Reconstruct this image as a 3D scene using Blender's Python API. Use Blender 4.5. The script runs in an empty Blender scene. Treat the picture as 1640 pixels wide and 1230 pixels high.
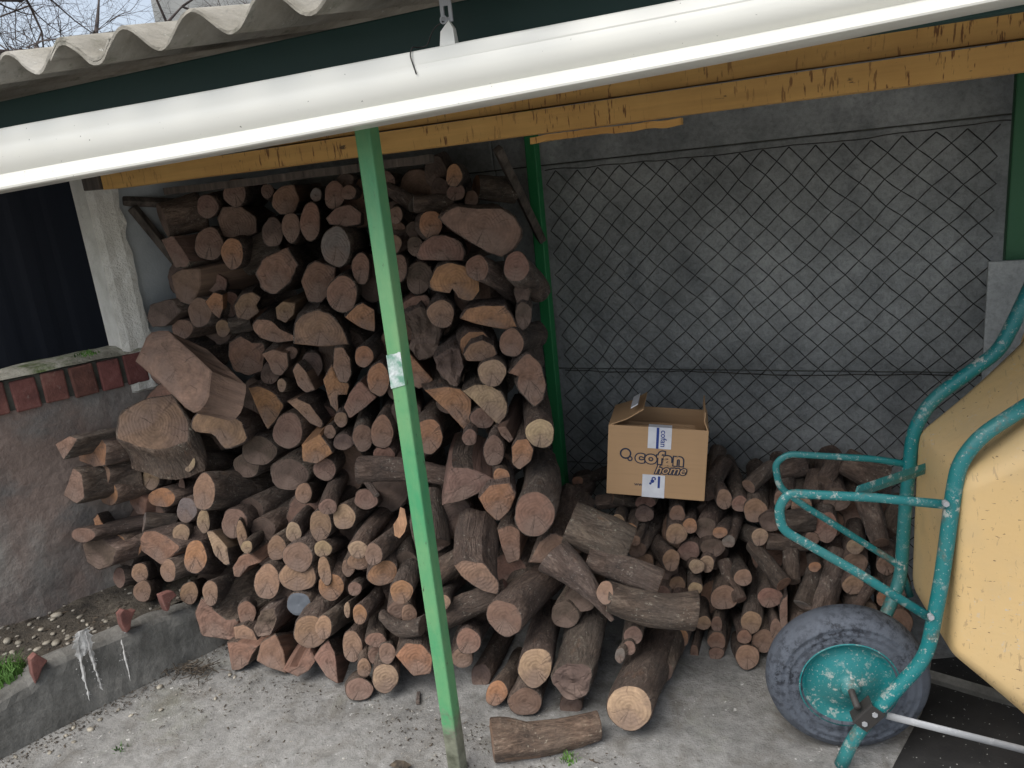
import bpy, math, random
import numpy as np
from mathutils import Vector, Matrix, noise as mn
random.seed(7)
SC = bpy.context.scene
COL = SC.collection
D2R = math.radians
# ------------------------------------------------------------------ camera
CAMH, YAW, PITCH, ROLL, FPX = 1.55, 26.0, 15.0, 6.0, 1232.0
_y, _p, _r = D2R(YAW), D2R(PITCH), D2R(ROLL)
FW = np.array([-math.sin(_y)*math.cos(_p), math.cos(_y)*math.cos(_p), -math.sin(_p)])
R0 = np.array([math.cos(_y), math.sin(_y), 0.0]); U0 = np.cross(R0, FW)
RT = math.cos(_r)*R0 - math.sin(_r)*U0
UP = math.cos(_r)*U0 + math.sin(_r)*R0
CAM = np.array([0, 0, CAMH])
cd = bpy.data.cameras.new('camera'); cam = bpy.data.objects.new('camera', cd); COL.objects.link(cam)
cam.matrix_world = Matrix(((RT[0], UP[0], -FW[0], 0), (RT[1], UP[1], -FW[1], 0), (RT[2], UP[2], -FW[2], CAMH), (0, 0, 0, 1)))
cd.sensor_width = 36.0; cd.lens = FPX/1640*36; cd.clip_start = 0.02; cd.clip_end = 500
SC.camera = cam
# ------------------------------------------------------------------ light
SUN_EL, SUN_AZ = 60.0, 205.0            # azimuth clockwise from +Y: behind the viewer, to the left
w = bpy.data.worlds.new('World'); SC.world = w; w.use_nodes = True
wn = w.node_tree.nodes; wl = w.node_tree.links; wn.clear()
sky = wn.new('ShaderNodeTexSky'); sky.sky_type = 'NISHITA'; sky.sun_disc = False
sky.sun_elevation = D2R(SUN_EL); sky.sun_rotation = D2R(SUN_AZ); sky.dust_density = 2.5; sky.air_density = 1.0
hs = wn.new('ShaderNodeHueSaturation'); hs.inputs['Saturation'].default_value = 0.55
bg = wn.new('ShaderNodeBackground'); bg.inputs['Strength'].default_value = 0.085
wo = wn.new('ShaderNodeOutputWorld')
wl.new(sky.outputs[0], hs.inputs['Color']); wl.new(hs.outputs[0], bg.inputs[0]); wl.new(bg.outputs[0], wo.inputs[0])
sl = bpy.data.lights.new('sun', 'SUN'); sl.energy = 1.5; sl.angle = D2R(60); sl.color = (1, .97, .93)
so = bpy.data.objects.new('sun', sl); COL.objects.link(so)
sd = Vector((math.sin(D2R(SUN_AZ))*math.cos(D2R(SUN_EL)), math.cos(D2R(SUN_AZ))*math.cos(D2R(SUN_EL)), math.sin(D2R(SUN_EL))))
so.rotation_euler = sd.to_track_quat('Z', 'Y').to_euler(); so.location = (0, -3, 6)
SC.view_settings.view_transform = 'Standard'; SC.view_settings.look = 'None'
SC.view_settings.exposure = 1.27; SC.view_settings.gamma = 1.0
SC.render.engine = 'CYCLES'
# ------------------------------------------------------------------ pixel rays (photograph 1640 x 1230)
def ray(px, py): return FW + RT*(px-820)/FPX - UP*(py-615)/FPX
def onY(px, py, Y): d = ray(px, py); return CAM + d*(Y/d[1])
def onZ(px, py, z): d = ray(px, py); return CAM + d*((z-CAMH)/d[2])
def onP(px, py, P, n): d = ray(px, py); return CAM + d*(((np.asarray(P)-CAM) @ n)/(d @ n))
def depth(P): return (np.asarray(P)-CAM) @ FW
def nrm(v): v = np.asarray(v, float); return v/np.linalg.norm(v)
# ------------------------------------------------------------------ mesh helpers
class MB:
    def __init__(s): s.v = []; s.f = []
    def add(s, vs, fs):
        o = len(s.v); s.v += [tuple(map(float, q)) for q in vs]; s.f += [tuple(i+o for i in f) for f in fs]; return s
    def box(s, a, b, M=None):
        (x0, y0, z0), (x1, y1, z1) = a, b
        vs = [(x0, y0, z0), (x1, y0, z0), (x1, y1, z0), (x0, y1, z0), (x0, y0, z1), (x1, y0, z1), (x1, y1, z1), (x0, y1, z1)]
        if M is not None: vs = [tuple(M @ Vector(q)) for q in vs]
        return s.add(vs, [(0, 3, 2, 1), (4, 5, 6, 7), (0, 1, 5, 4), (1, 2, 6, 5), (2, 3, 7, 6), (3, 0, 4, 7)])
    def tube(s, pts, r, n=10, cap=True, flat=1.0, upv=None):
        pts = [np.asarray(p, float) for p in pts]; rs = r if isinstance(r, (list, tuple)) else [r]*len(pts)
        vs = []; prev = None
        for i, p in enumerate(pts):
            t = nrm(pts[min(i+1, len(pts)-1)] - pts[max(i-1, 0)])
            if prev is None:
                a = np.array(upv if upv is not None else ((0, 0, 1) if abs(t[2]) < .9 else (1, 0, 0)), float)
            else: a = prev
            a = nrm(a - t*(a @ t)); prev = a; b = np.cross(t, a)
            for k in range(n):
                q = 2*math.pi*k/n; vs.append(p + rs[i]*(a*math.cos(q) + b*math.sin(q)*flat))
        fs = [(i*n+k, i*n+(k+1) % n, (i+1)*n+(k+1) % n, (i+1)*n+k) for i in range(len(pts)-1) for k in range(n)]
        if cap: fs += [tuple(range(n-1, -1, -1)), tuple(range((len(pts)-1)*n, len(pts)*n))]
        return s.add(vs, fs)
    def build(s, name, mat, parent=None, smooth=False, bevel=0):
        m = bpy.data.meshes.new(name); m.from_pydata(s.v, [], s.f); m.update()
        if smooth: m.polygons.foreach_set('use_smooth', [True]*len(m.polygons))
        o = bpy.data.objects.new(name, m); COL.objects.link(o)
        if mat: m.materials.append(mat)
        if parent: o.parent = parent
        if bevel:
            b = o.modifiers.new('bevel', 'BEVEL'); b.width = bevel; b.segments = 2; b.limit_method = 'ANGLE'
        return o
def tag(o, label=None, cat=None, group=None, kind=None):
    for k, v in (('label', label), ('category', cat), ('group', group), ('kind', kind)):
        if v: o[k] = v
    return o
def empty(name, loc=(0, 0, 0), label=None, cat=None, group=None):
    o = bpy.data.objects.new(name, None); COL.objects.link(o); o.location = [float(c) for c in loc]; o.empty_display_size = .05
    return tag(o, label, cat, group)
def smoothpath(pts, rad, n=5):
    pts = [np.asarray(p, float) for p in pts]; out = [pts[0]]
    for i in range(1, len(pts)-1):
        a, b, c = pts[i-1], pts[i], pts[i+1]; r = min(rad, .45*np.linalg.norm(a-b), .45*np.linalg.norm(c-b))
        p, q = b+nrm(a-b)*r, b+nrm(c-b)*r
        for k in range(n+1): t = k/n; out.append((1-t)**2*p+2*t*(1-t)*b+t*t*q)
    return out+[pts[-1]]
# ------------------------------------------------------------------ material helpers
class NT:
    def __init__(s, name, rough=.85):
        s.m = bpy.data.materials.new(name); s.m.use_nodes = True; s.t = s.m.node_tree; s.n = s.t.nodes; s.l = s.t.links
        s.b = s.n['Principled BSDF']; s.b.inputs['Roughness'].default_value = rough; s.tc = s.n.new('ShaderNodeTexCoord'); s._map = {}
    def co(s, scale=(1, 1, 1), space='Object'):
        k = (tuple(scale), space)
        if k not in s._map:
            m = s.n.new('ShaderNodeMapping'); m.inputs['Scale'].default_value = scale
            s.l.new(s.tc.outputs[space], m.inputs[0]); s._map[k] = m.outputs[0]
        return s._map[k]
    def noise(s, sc, det=4, ro=.55, scale=(1, 1, 1), dist=0, space='Object'):
        t = s.n.new('ShaderNodeTexNoise'); t.inputs['Scale'].default_value = sc; t.inputs['Detail'].default_value = det
        t.inputs['Roughness'].default_value = ro; t.inputs['Distortion'].default_value = dist; s.l.new(s.co(scale, space), t.inputs['Vector']); return t.outputs['Fac']
    def vor(s, sc, scale=(1, 1, 1), feat='F1', out='Distance'):
        t = s.n.new('ShaderNodeTexVoronoi'); t.feature = feat; t.inputs['Scale'].default_value = sc; s.l.new(s.co(scale), t.inputs['Vector']); return t.outputs[out]
    def ramp(s, src, stops, interp='LINEAR'):
        r = s.n.new('ShaderNodeValToRGB'); r.color_ramp.interpolation = interp; e = r.color_ramp.elements
        while len(e) < len(stops): e.new(.5)
        for i, (p, c) in enumerate(stops):
            e[i].position = p; e[i].color = (*(c if isinstance(c, (tuple, list)) else (c, c, c)), 1)
        s.l.new(src, r.inputs[0]); return r.outputs[0]
    def mix(s, fac, a, b, mode='MIX'):
        x = s.n.new('ShaderNodeMix'); x.data_type = 'RGBA'; x.blend_type = mode
        for i, v in ((0, fac), (6, a), (7, b)):
            if hasattr(v, 'is_linked') or hasattr(v, 'links'): s.l.new(v, x.inputs[i])
            elif isinstance(v, (int, float)): x.inputs[i].default_value = v if i == 0 else (v, v, v, 1)
            else: x.inputs[i].default_value = (*v, 1)
        return x.outputs[2]
    def math(s, op, a, b=0.0):
        x = s.n.new('ShaderNodeMath'); x.operation = op
        for i, v in ((0, a), (1, b)):
            if hasattr(v, 'links'): s.l.new(v, x.inputs[i])
            else: x.inputs[i].default_value = v
        return x.outputs[0]
    def info(s, out): 
        i = s.n.new('ShaderNodeObjectInfo'); return i.outputs[out]
    def color(s, c):
        if hasattr(c, 'links'): s.l.new(c, s.b.inputs['Base Color'])
        else: s.b.inputs['Base Color'].default_value = (*c, 1)
    def rough(s, c): s.l.new(c, s.b.inputs['Roughness'])
    def bump(s, h, strength=.5, dist=.01):
        b = s.n.new('ShaderNodeBump'); b.inputs['Strength'].default_value = strength; b.inputs['Distance'].default_value = dist
        s.l.new(h, b.inputs['Height']); s.l.new(b.outputs[0], s.b.inputs['Normal'])
M = {}
def mk_mats():
    # bark
    t = NT('bark', .97)
    n1 = t.noise(26, 8, .72, (1, 1, .32), .8); n2 = t.noise(6, 4, .6); v = t.vor(42, (1, 1, .22), 'DISTANCE_TO_EDGE'); n4 = t.noise(140, 4, .7, (1, 1, .5))
    c = t.ramp(n1, [(.3, (.03, .021, .017)), (.5, (.105, .074, .058)), (.72, (.235, .18, .145))])
    c = t.mix(t.ramp(n2, [(.38, 0), (.68, .75)]), c, (.105, .088, .078))
    c = t.mix(.8, c, t.ramp(n4, [(.3, .5), (.55, 1.0), (.75, 1.5)]), 'MULTIPLY')
    lich = t.math('MULTIPLY', t.ramp(t.noise(95, 4, .7), [(.58, 0), (.66, 1)]), t.ramp(t.noise(8, 3), [(.42, 0), (.6, 1)]))
    c = t.mix(t.math('MULTIPLY', lich, .7), c, (.42, .39, .33))
    c = t.mix(t.ramp(t.noise(13, 5, .7, (1, 1, .5)), [(.62, 0), (.72, .6)]), c, (.16, .085, .05))
    c = t.mix(1.0, c, t.info('Color'), 'MULTIPLY'); t.color(c)
    h = t.math('ADD', t.math('MULTIPLY', n1, 1.1), t.math('ADD', t.math('MULTIPLY', t.ramp(v, [(0, 0), (.10, 1)]), .12), t.math('MULTIPLY', n4, .3)))
    t.bump(h, 1.0, .014); M['bark'] = t.m
    # sawn end grain
    t = NT('end_grain', .9)
    ln = t.n.new('ShaderNodeVectorMath'); ln.operation = 'LENGTH'
    mp = t.co((1, 1, 0)); t.l.new(mp, ln.inputs[0]); rad = ln.outputs['Value']
    rr = t.math('ADD', rad, t.math('MULTIPLY', t.noise(16, 3), .03))
    ring = t.math('SINE', t.math('MULTIPLY', rr, 620))
    sp = t.n.new('ShaderNodeSeparateXYZ'); t.l.new(mp, sp.inputs[0])
    ang = t.math('ARCTAN2', sp.outputs[1], sp.outputs[0])
    nz = t.n.new('ShaderNodeTexNoise'); nz.noise_dimensions = '1D'; nz.inputs['Scale'].default_value = 1.0; nz.inputs['Detail'].default_value = 1
    t.l.new(t.math('ADD', t.math('MULTIPLY', ang, 1.1), t.math('ADD', t.math('MULTIPLY', t.info('Random'), 60), t.math('MULTIPLY', t.noise(30, 2), .5))), nz.inputs['W'])
    crack = t.ramp(nz.outputs['Fac'], [(.482, 0), (.494, 1), (.506, 0)])
    cm = t.math('MULTIPLY', crack, t.ramp(t.noise(15, 2), [(.46, 0), (.6, 1)]))
    n1 = t.noise(26, 6, .65); n2 = t.noise(9, 4, .6)
    base = t.mix(1.0, t.info('Color'), t.ramp(n1, [(.28, .5), (.52, .92), (.76, 1.3)]), 'MULTIPLY')
    base = t.mix(t.math('MULTIPLY', t.ramp(ring, [(0, 0), (1, 1)]), .12), base, (.10, .06, .04))
    base = t.mix(t.ramp(n2, [(.42, 0), (.66, .75)]), base, (.15, .10, .08))
    base = t.mix(t.ramp(t.noise(5, 3), [(.5, 0), (.68, .4)]), base, (.26, .19, .15))
    saw = t.noise(75, 2, .5, (.12, 1, 1))
    base = t.mix(t.ramp(saw, [(.55, 0), (.72, .4)]), base, (.11, .075, .055))
    base = t.mix(t.ramp(rad, [(.002, .4), (.007, 0)]), base, (.07, .04, .028))
    base = t.mix(t.math('MULTIPLY', cm, .6), base, (.035, .024, .018)); t.color(base)
    h = t.math('SUBTRACT', t.math('ADD', t.math('MULTIPLY', saw, .7), t.math('ADD', n1, t.math('MULTIPLY', ring, .1))), t.math('MULTIPLY', cm, 1.0))
    t.bump(h, .6, .005); M['end'] = t.m
    # split grain
    t = NT('split_grain', .9)
    n1 = t.noise(45, 5, .6, (1, 1, .06)); n2 = t.noise(8, 3)
    base = t.mix(1.0, t.info('Color'), t.ramp(n1, [(.3, .45), (.5, .85), (.7, 1.15)]), 'MULTIPLY')
    base = t.mix(t.ramp(n2, [(.45, 0), (.75, .5)]), base, (.10, .07, .055)); t.color(base)
    t.bump(n1, .9, .01); M['split'] = t.m
    # concrete floor
    t = NT('concrete_floor', .94)
    n1 = t.noise(1.7, 7, .65); n2 = t.noise(24, 7, .75); n3 = t.noise(170, 4, .75); n5 = t.noise(7, 6, .7, (1, 1, 1), .5)
    c = t.ramp(n1, [(.3, (.14, .137, .128)), (.5, (.27, .266, .252)), (.7, (.40, .396, .38))])
    c = t.mix(.85, c, t.ramp(n2, [(.28, .45), (.5, .95), (.72, 1.25)]), 'MULTIPLY')
    c = t.mix(t.ramp(n5, [(.5, 0), (.66, .65)]), c, (.125, .112, .092))
    c = t.mix(t.ramp(t.noise(3.1, 5, .65, (1, 1, 1), .4), [(.55, 0), (.7, .3)]), c, (.20, .21, .13))
    c = t.mix(t.ramp(n3, [(.58, 0), (.68, .6)]), c, (.10, .094, .085))
    c = t.mix(t.math('MULTIPLY', t.ramp(t.noise(42, 4, .7), [(.63, 0), (.68, 1)]), t.ramp(t.noise(4, 2), [(.46, 0), (.58, .85)])), c, (.62, .61, .58)); t.color(c)
    t.bump(t.math('ADD', t.math('MULTIPLY', n2, .8), t.math('ADD', t.math('MULTIPLY', n3, .35), n5)), .7, .014); M['floor'] = t.m
    # soil
    t = NT('soil', 1)
    c = t.ramp(t.noise(12, 6, .7), [(.3, (.025, .021, .017)), (.55, (.10, .085, .065)), (.75, (.22, .19, .15))]); t.color(c)
    t.bump(t.noise(45, 5, .7), 1, .02); M['soil'] = t.m
    # kerb render
    t = NT('grey_render', .95)
    n1 = t.noise(5, 6, .6); n2 = t.noise(60, 5, .7)
    c = t.ramp(n1, [(.3, (.07, .068, .060)), (.55, (.165, .16, .145)), (.8, (.26, .245, .215))])
    c = t.mix(.6, c, t.ramp(n2, [(.3, .6), (.6, 1.05)]), 'MULTIPLY'); t.color(c); t.bump(n2, .6, .008); M['kerb'] = t.m
    # stained plaster of the low wall
    t = NT('stained_plaster', .95)
    n1 = t.noise(2.6, 6, .6); n2 = t.noise(40, 5, .7); n3 = t.noise(4.5, 4, .6, (1, 1, .45))
    c = t.ramp(n1, [(.25, (.12, .11, .10)), (.5, (.26, .235, .21)), (.75, (.37, .34, .30))])
    c = t.mix(t.ramp(n3, [(.40, 0), (.58, .8)]), c, (.205, .145, .118))
    c = t.mix(t.ramp(t.noise(3.4, 5, .6, (1, 1, 1.4)), [(.52, 0), (.66, .8)]), c, (.17, .165, .155))
    c = t.mix(.5, c, t.ramp(n2, [(.3, .55), (.6, 1.05)]), 'MULTIPLY'); t.color(c); t.bump(t.math('ADD', n2, n1), .6, .012); M['plaster'] = t.m
    t = NT('cream_plaster', .95)
    n1 = t.noise(9, 5, .6); n2 = t.noise(70, 5, .7)
    c = t.ramp(n1, [(.3, (.64, .62, .55)), (.55, (.80, .78, .71)), (.75, (.84, .82, .76))])
    c = t.mix(t.ramp(t.noise(40, 4, .7), [(.64, 0), (.74, .55)]), c, (.22, .20, .15)); t.color(c); t.bump(n2, .8, .01); M['cream'] = t.m
    t = NT('blue_grey_plaster', .95)
    n1 = t.noise(5, 5, .6); c = t.ramp(n1, [(.3, (.30, .325, .335)), (.7, (.45, .475, .48))]); t.color(c); t.bump(t.noise(90, 4, .7), .4, .005); M['bluegrey'] = t.m
    t = NT('terracotta_brick', .9)
    n1 = t.noise(14, 5, .65); c = t.ramp(n1, [(.3, (.10, .04, .034)), (.55, (.19, .075, .06)), (.8, (.27, .145, .12))])
    c = t.mix(1, c, t.info('Color'), 'MULTIPLY')
    c = t.mix(t.ramp(t.noise(30, 4, .7), [(.62, 0), (.75, .5)]), c, (.36, .33, .28)); t.color(c); t.bump(t.noise(60, 5, .7), .7, .006); M['brick'] = t.m
    t = NT('mossy_mortar', .98)
    n1 = t.noise(11, 5, .65); c = t.ramp(n1, [(.3, (.17, .16, .12)), (.55, (.42, .40, .33)), (.8, (.55, .53, .46))])
    c = t.mix(t.ramp(t.noise(7, 5, .7), [(.52, 0), (.64, .85)]), c, (.085, .13, .025)); t.color(c); t.bump(t.noise(80, 5, .7), .9, .012); M['mortar'] = t.m
    t = NT('dark_joint', .98); c = t.ramp(t.noise(20, 4), [(.3, (.03, .03, .026)), (.7, (.10, .10, .08))]); t.color(c); M['joint'] = t.m
    # back wall slabs
    t = NT('precast_slab', .95)
    n1 = t.noise(2.2, 6, .6); n2 = t.noise(55, 6, .75)
    c = t.ramp(n1, [(.3, (.15, .157, .155)), (.5, (.285, .297, .29)), (.7, (.43, .442, .43))])
    c = t.mix(t.ramp(t.noise(5.5, 5, .6, (1, 1, .6)), [(.52, 0), (.72, .7)]), c, (.13, .14, .145))
    c = t.mix(.7, c, t.ramp(n2, [(.3, .55), (.55, 1.0), (.75, 1.15)]), 'MULTIPLY')
    t.color(c); t.bump(n2, .7, .008); M['slab'] = t.m
    # painted metals
    def paint(name, base, chip, sc=26, amt=(.6, .68), rgh=.45, dirt=(.2, .18, .12), streak=(1, 1, .25)):
        t = NT(name, rgh)
        c = t.mix(t.ramp(t.noise(6, 5, .6, streak), [(.4, 0), (.75, .45)]), base, dirt)
        msk = t.ramp(t.noise(sc, 6, .75, streak), [(amt[0], 0), (amt[1], 1)])
        if name == 'teal_paint':
            msk = t.math('MULTIPLY', msk, t.ramp(t.noise(7, 3), [(.40, .0), (.62, 1)])); c = t.mix(t.ramp(t.noise(160, 3), [(.62, 0), (.68, .6)]), c, chip)
            c = t.mix(t.ramp(t.noise(11, 5, .7), [(.60, 0), (.70, .7)]), c, (.16, .09, .05))
        c = t.mix(msk, c, chip); t.color(c)
        t.bump(t.noise(sc*2, 4, .6), .35, .003); M[name] = t.m; return t
    paint('green_paint', (.095, .40, .175), (.06, .065, .04), 42, (.635, .68), .5, (.33, .48, .22))
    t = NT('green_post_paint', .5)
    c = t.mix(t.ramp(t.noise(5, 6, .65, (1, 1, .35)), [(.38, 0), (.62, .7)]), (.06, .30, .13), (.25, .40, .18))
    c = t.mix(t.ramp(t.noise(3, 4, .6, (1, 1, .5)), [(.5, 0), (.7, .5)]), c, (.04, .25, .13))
    c = t.mix(t.ramp(t.noise(55, 6, .75, (1, 1, .3)), [(.62, 0), (.67, 1)]), c, (.06, .06, .04))
    sz = t.n.new('ShaderNodeSeparateXYZ'); t.l.new(t.co(), sz.inputs[0])
    wear = t.math('ADD', sz.outputs[2], t.math('MULTIPLY', t.noise(14, 6, .7), .45))
    c = t.mix(t.ramp(wear, [(.36, 1), (.44, 0)]), c, t.ramp(t.noise(22, 5), [(.3, (.07, .075, .05)), (.6, (.22, .23, .17))]))
    t.color(c); t.bump(t.noise(60, 5, .7), .4, .003); M['green_post'] = t.m
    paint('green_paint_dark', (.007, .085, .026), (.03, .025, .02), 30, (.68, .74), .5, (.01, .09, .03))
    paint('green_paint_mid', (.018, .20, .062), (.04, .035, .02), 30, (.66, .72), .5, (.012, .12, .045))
    paint('worn_steel', (.19, .2, .14), (.30, .34, .22), 20, (.5, .65), .8, (.1, .1, .07))
    paint('fascia_green', (.006, .040, .034), (.02, .03, .028), 12, (.6, .75), .6, (.01, .03, .025), (.2, 1, 1))
    paint('teal_paint', (.003, .165, .172), (.42, .43, .39), 34, (.555, .61), .45, (.10, .20, .18), (1, 1, 1))
    paint('galvanised', (.36, .37, .38), (.5, .5, .5), 30, (.55, .7), .4, (.2, .2, .2), (1, 1, 1))
    paint('dark_steel', (.03, .028, .026), (.10, .06, .04), 30, (.6, .7), .6, (.05, .04, .035), (1, 1, 1))
    t = NT('yellow_tray', .6)
    c = t.mix(t.ramp(t.noise(3, 5, .6), [(.4, 0), (.75, .55)]), (.64, .44, .20), (.60, .47, .27))
    c = t.mix(t.ramp(t.noise(14, 6, .75), [(.63, 0), (.69, .85)]), c, (.20, .11, .055))
    c = t.mix(t.math('MULTIPLY', t.ramp(t.noise(30, 3, .6, (4, .3, 1), .5), [(.64, 0), (.67, 1)]), .5), c, (.30, .20, .11))
    c = t.mix(t.ramp(t.noise(2.2, 5, .65), [(.5, 0), (.72, .5)]), c, (.42, .33, .20))
    c = t.mix(t.math('MULTIPLY', t.ramp(t.noise(75, 4, .7), [(.6, 0), (.66, .8)]), t.ramp(t.noise(3.7, 3), [(.48, 0), (.6, 1)])), c, (.50, .46, .40))
    c = t.mix(t.ramp(t.noise(5, 4, .6, (1, 1, .6)), [(.6, 0), (.72, .6)]), c, (.47, .34, .17))
    c = t.mix(t.ramp(t.noise(60, 3, .6, (1, 1, 3)), [(.68, 0), (.71, .85)]), c, (.12, .07, .04)); t.color(c)
    t.bump(t.noise(40, 4), .3, .004); M['tray'] = t.m
    t = NT('rubber', .75)
    c = t.mix(t.ramp(t.noise(9, 4), [(.35, 0), (.65, 1)]), t.ramp(t.noise(60, 5, .7), [(.43, (.012, .014, .02)), (.49, (.06, .07, .088)), (.66, (.10, .115, .14))]), (.085, .097, .118)); t.color(c); t.bump(t.noise(90, 3), .3, .003); M['rubber'] = t.m
    t = NT('white_gutter', .28)
    c = t.mix(t.ramp(t.noise(1.2, 5, .6, (.5, 2, 2)), [(.35, 0), (.8, .5)]), (.80, .79, .72), (.70, .67, .57))
    c = t.mix(t.ramp(t.noise(85, 3, .5), [(.72, 0), (.76, .8)]), c, (.10, .08, .06)); t.color(c); M['gutter'] = t.m
    t = NT('yellow_beam', .7)
    n1 = t.noise(40, 5, .6, (.05, 1, 1)); 
    c = t.ramp(t.noise(4, 5, .6), [(.3, (.58, .315, .09)), (.7, (.74, .44, .14))])
    c = t.mix(.5, c, t.ramp(n1, [(.3, .7), (.6, 1.05)]), 'MULTIPLY')
    drip = t.math('MULTIPLY', t.ramp(t.noise(120, 3, .6, (1, 1, .16)), [(.59, 0), (.65, 1)]), t.ramp(t.noise(2.6, 2, .5, (1, 1, .2)), [(.42, 0), (.54, 1)]))
    c = t.mix(t.math('MULTIPLY', drip, .9), c, (.16, .06, .02)); 
    c = t.mix(t.ramp(t.noise(30, 4, .7, (.4, 1, 1)), [(.68, 0), (.73, .9)]), c, (.06, .04, .025)); t.color(c); t.bump(n1, .3, .004); M['beam'] = t.m
    t = NT('grey_timber', .9)
    n1 = t.noise(50, 5, .6, (1, 1, .06)); c = t.ramp(n1, [(.3, (.03, .024, .02)), (.7, (.14, .115, .095))]); t.color(c); t.bump(n1, .7, .005); M['timber'] = t.m
    t = NT('fibre_cement', .95)
    n1 = t.noise(5, 6, .65); n2 = t.noise(60, 5, .7)
    c = t.ramp(n1, [(.3, (.19, .175, .14)), (.55, (.33, .31, .265)), (.75, (.42, .40, .36))])
    c = t.mix(t.ramp(t.noise(16, 5, .7), [(.58, 0), (.7, .6)]), c, (.10, .105, .07))
    c = t.mix(t.ramp(t.noise(45, 4, .7), [(.66, 0), (.72, .7)]), c, (.5, .5, .46)); t.color(c); t.bump(n2, .7, .006); M['cement'] = t.m
    t = NT('chain_wire', .55); t.color(t.ramp(t.noise(30, 3), [(.4, (.028, .028, .028)), (.7, (.085, .075, .065))])); t.b.inputs['Metallic'].default_value = .6; M['wire'] = t.m
    t = NT('cardboard', .85)
    c = t.mix(t.ramp(t.noise(5, 4), [(.4, 0), (.7, .4)]), (.44, .275, .145), (.38, .235, .12))
    c = t.mix(t.ramp(t.noise(120, 2, .5, (.05, 1, 1)), [(.5, 0), (.8, .25)]), c, (.3, .19, .1)); t.color(c); t.bump(t.noise(120, 2, .5, (.05, 1, 1)), .15, .002); M['card'] = t.m
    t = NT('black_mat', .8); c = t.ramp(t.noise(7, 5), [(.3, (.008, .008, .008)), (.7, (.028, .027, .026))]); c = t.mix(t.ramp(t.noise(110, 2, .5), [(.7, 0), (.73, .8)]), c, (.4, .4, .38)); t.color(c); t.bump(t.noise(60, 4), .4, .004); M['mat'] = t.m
    t = NT('navy_ink', .7); t.color((.012, .022, .05)); M['ink'] = t.m
    t = NT('blue_ink', .6); t.color((.012, .04, .22)); M['blueink'] = t.m
    t = NT('letter_card', .85); t.color((.46, .29, .155)); M['letter'] = t.m
    t = NT('packing_tape', .35); t.color(t.ramp(t.noise(20, 4), [(.3, (.55, .56, .60)), (.7, (.72, .73, .76))])); M['tape'] = t.m
    t = NT('navy_sheet', .7); t.color(t.ramp(t.noise(3, 4, .6, (1, 1, .2)), [(.3, (.0025, .0045, .011)), (.7, (.005, .009, .019))])); M['navy'] = t.m
    t = NT('white_splash', .8); t.color(t.ramp(t.noise(40, 4), [(.35, (.30, .29, .27)), (.6, (.62, .61, .58))])); M['splash'] = t.m
    t = NT('pebble', .8); t.color(t.mix(1, t.ramp(t.noise(25, 4), [(.3, (.18, .16, .13)), (.7, (.42, .39, .33))]), t.info('Color'), 'MULTIPLY')); M['pebble'] = t.m
    t = NT('blue_grey_paint', .6); t.color(t.ramp(t.noise(20, 3), [(.3, (.07, .08, .095)), (.7, (.13, .145, .165))])); M['bluepaint'] = t.m
    t = NT('grass', .7); t.color(t.ramp(t.noise(9, 3), [(.3, (.03, .09, .012)), (.7, (.09, .2, .03))])); M['grass'] = t.m
    t = NT('twig', .9); t.color(t.ramp(t.noise(9, 3), [(.3, (.035, .028, .025)), (.7, (.10, .075, .065))])); M['twig'] = t.m
    t = NT('litter', 1); t.color(t.ramp(t.noise(60, 4), [(.3, (.02, .017, .014)), (.7, (.11, .085, .06))])); M['litter'] = t.m
    t = NT('house_render', .9); t.color(t.ramp(t.noise(2, 5), [(.3, (.25, .26, .25)), (.7, (.38, .38, .36))])); M['house'] = t.m
    t = NT('plastic_tag', .3); t.color(t.ramp(t.noise(38, 4, .6), [(.35, (.16, .33, .24)), (.5, (.42, .52, .48)), (.65, (.66, .70, .69))])); M['tag'] = t.m
mk_mats()
# ================================================================== SETTING
# ground
mb = MB(); g = 60
xs = list(np.linspace(-3.6, 1.4, 60)); ys = list(np.linspace(.3, 3.0, 40))
xs = [-60, -20, -8]+xs+[6, 20, 60]; ys = [-60, -15, -4]+ys+[8, 25, 90]
vs = []
for y in ys:
    for x in xs:
        z = 0
        if -3.5 < x < 1.3 and .4 < y < 2.9: z = .006*mn.noise(Vector((x*3, y*3, 0)))+.003*mn.noise(Vector((x*11, y*11, 4)))
        vs.append((x, y, z))
nx = len(xs)
mb.add(vs, [(j*nx+i, j*nx+i+1, (j+1)*nx+i+1, (j+1)*nx+i) for j in range(len(ys)-1) for i in range(nx-1)])
tag(mb.build('ground', M['floor'], smooth=True), kind='structure')

# left low wall: vertical plane through WP along WD
WP = np.array([-2.75, 1.45, 0]); WA = D2R(20); WD = np.array([math.sin(WA), math.cos(WA), 0]); WN = np.array([math.cos(WA), -math.sin(WA), 0])
def wp(t, o, z): return WP+WD*t+WN*o+np.array([0, 0, z])          # t along the wall, o out of its face, z up
WM = Matrix(((WN[0], WD[0], 0, WP[0]), (WN[1], WD[1], 0, WP[1]), (0, 0, 1, 0), (0, 0, 0, 1)))   # local (o, t, z)
lw = empty('garden_wall', WP, 'low stained plaster wall topped by a course of upright red bricks', 'wall')
LI = WM.copy()
def wallpart(mbq, name, mat, par, **k):
    o = mbq.build(name, mat, par, **k); o.matrix_parent_inverse = Matrix.Translation(-Vector(par.location)); return o
mb = MB()
nt, nz = 46, 22; T0, T1 = -1.6, .66
vs = []
for j in range(nz+1):
    for i in range(nt+1):
        t = T0+(T1-T0)*i/nt; z = .0+.945*j/nz
        o = .010*mn.noise(Vector((t*5, z*5, 3)))+.004*mn.noise(Vector((t*22, z*22, 1)))
        vs.append(wp(t, o, z))
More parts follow.
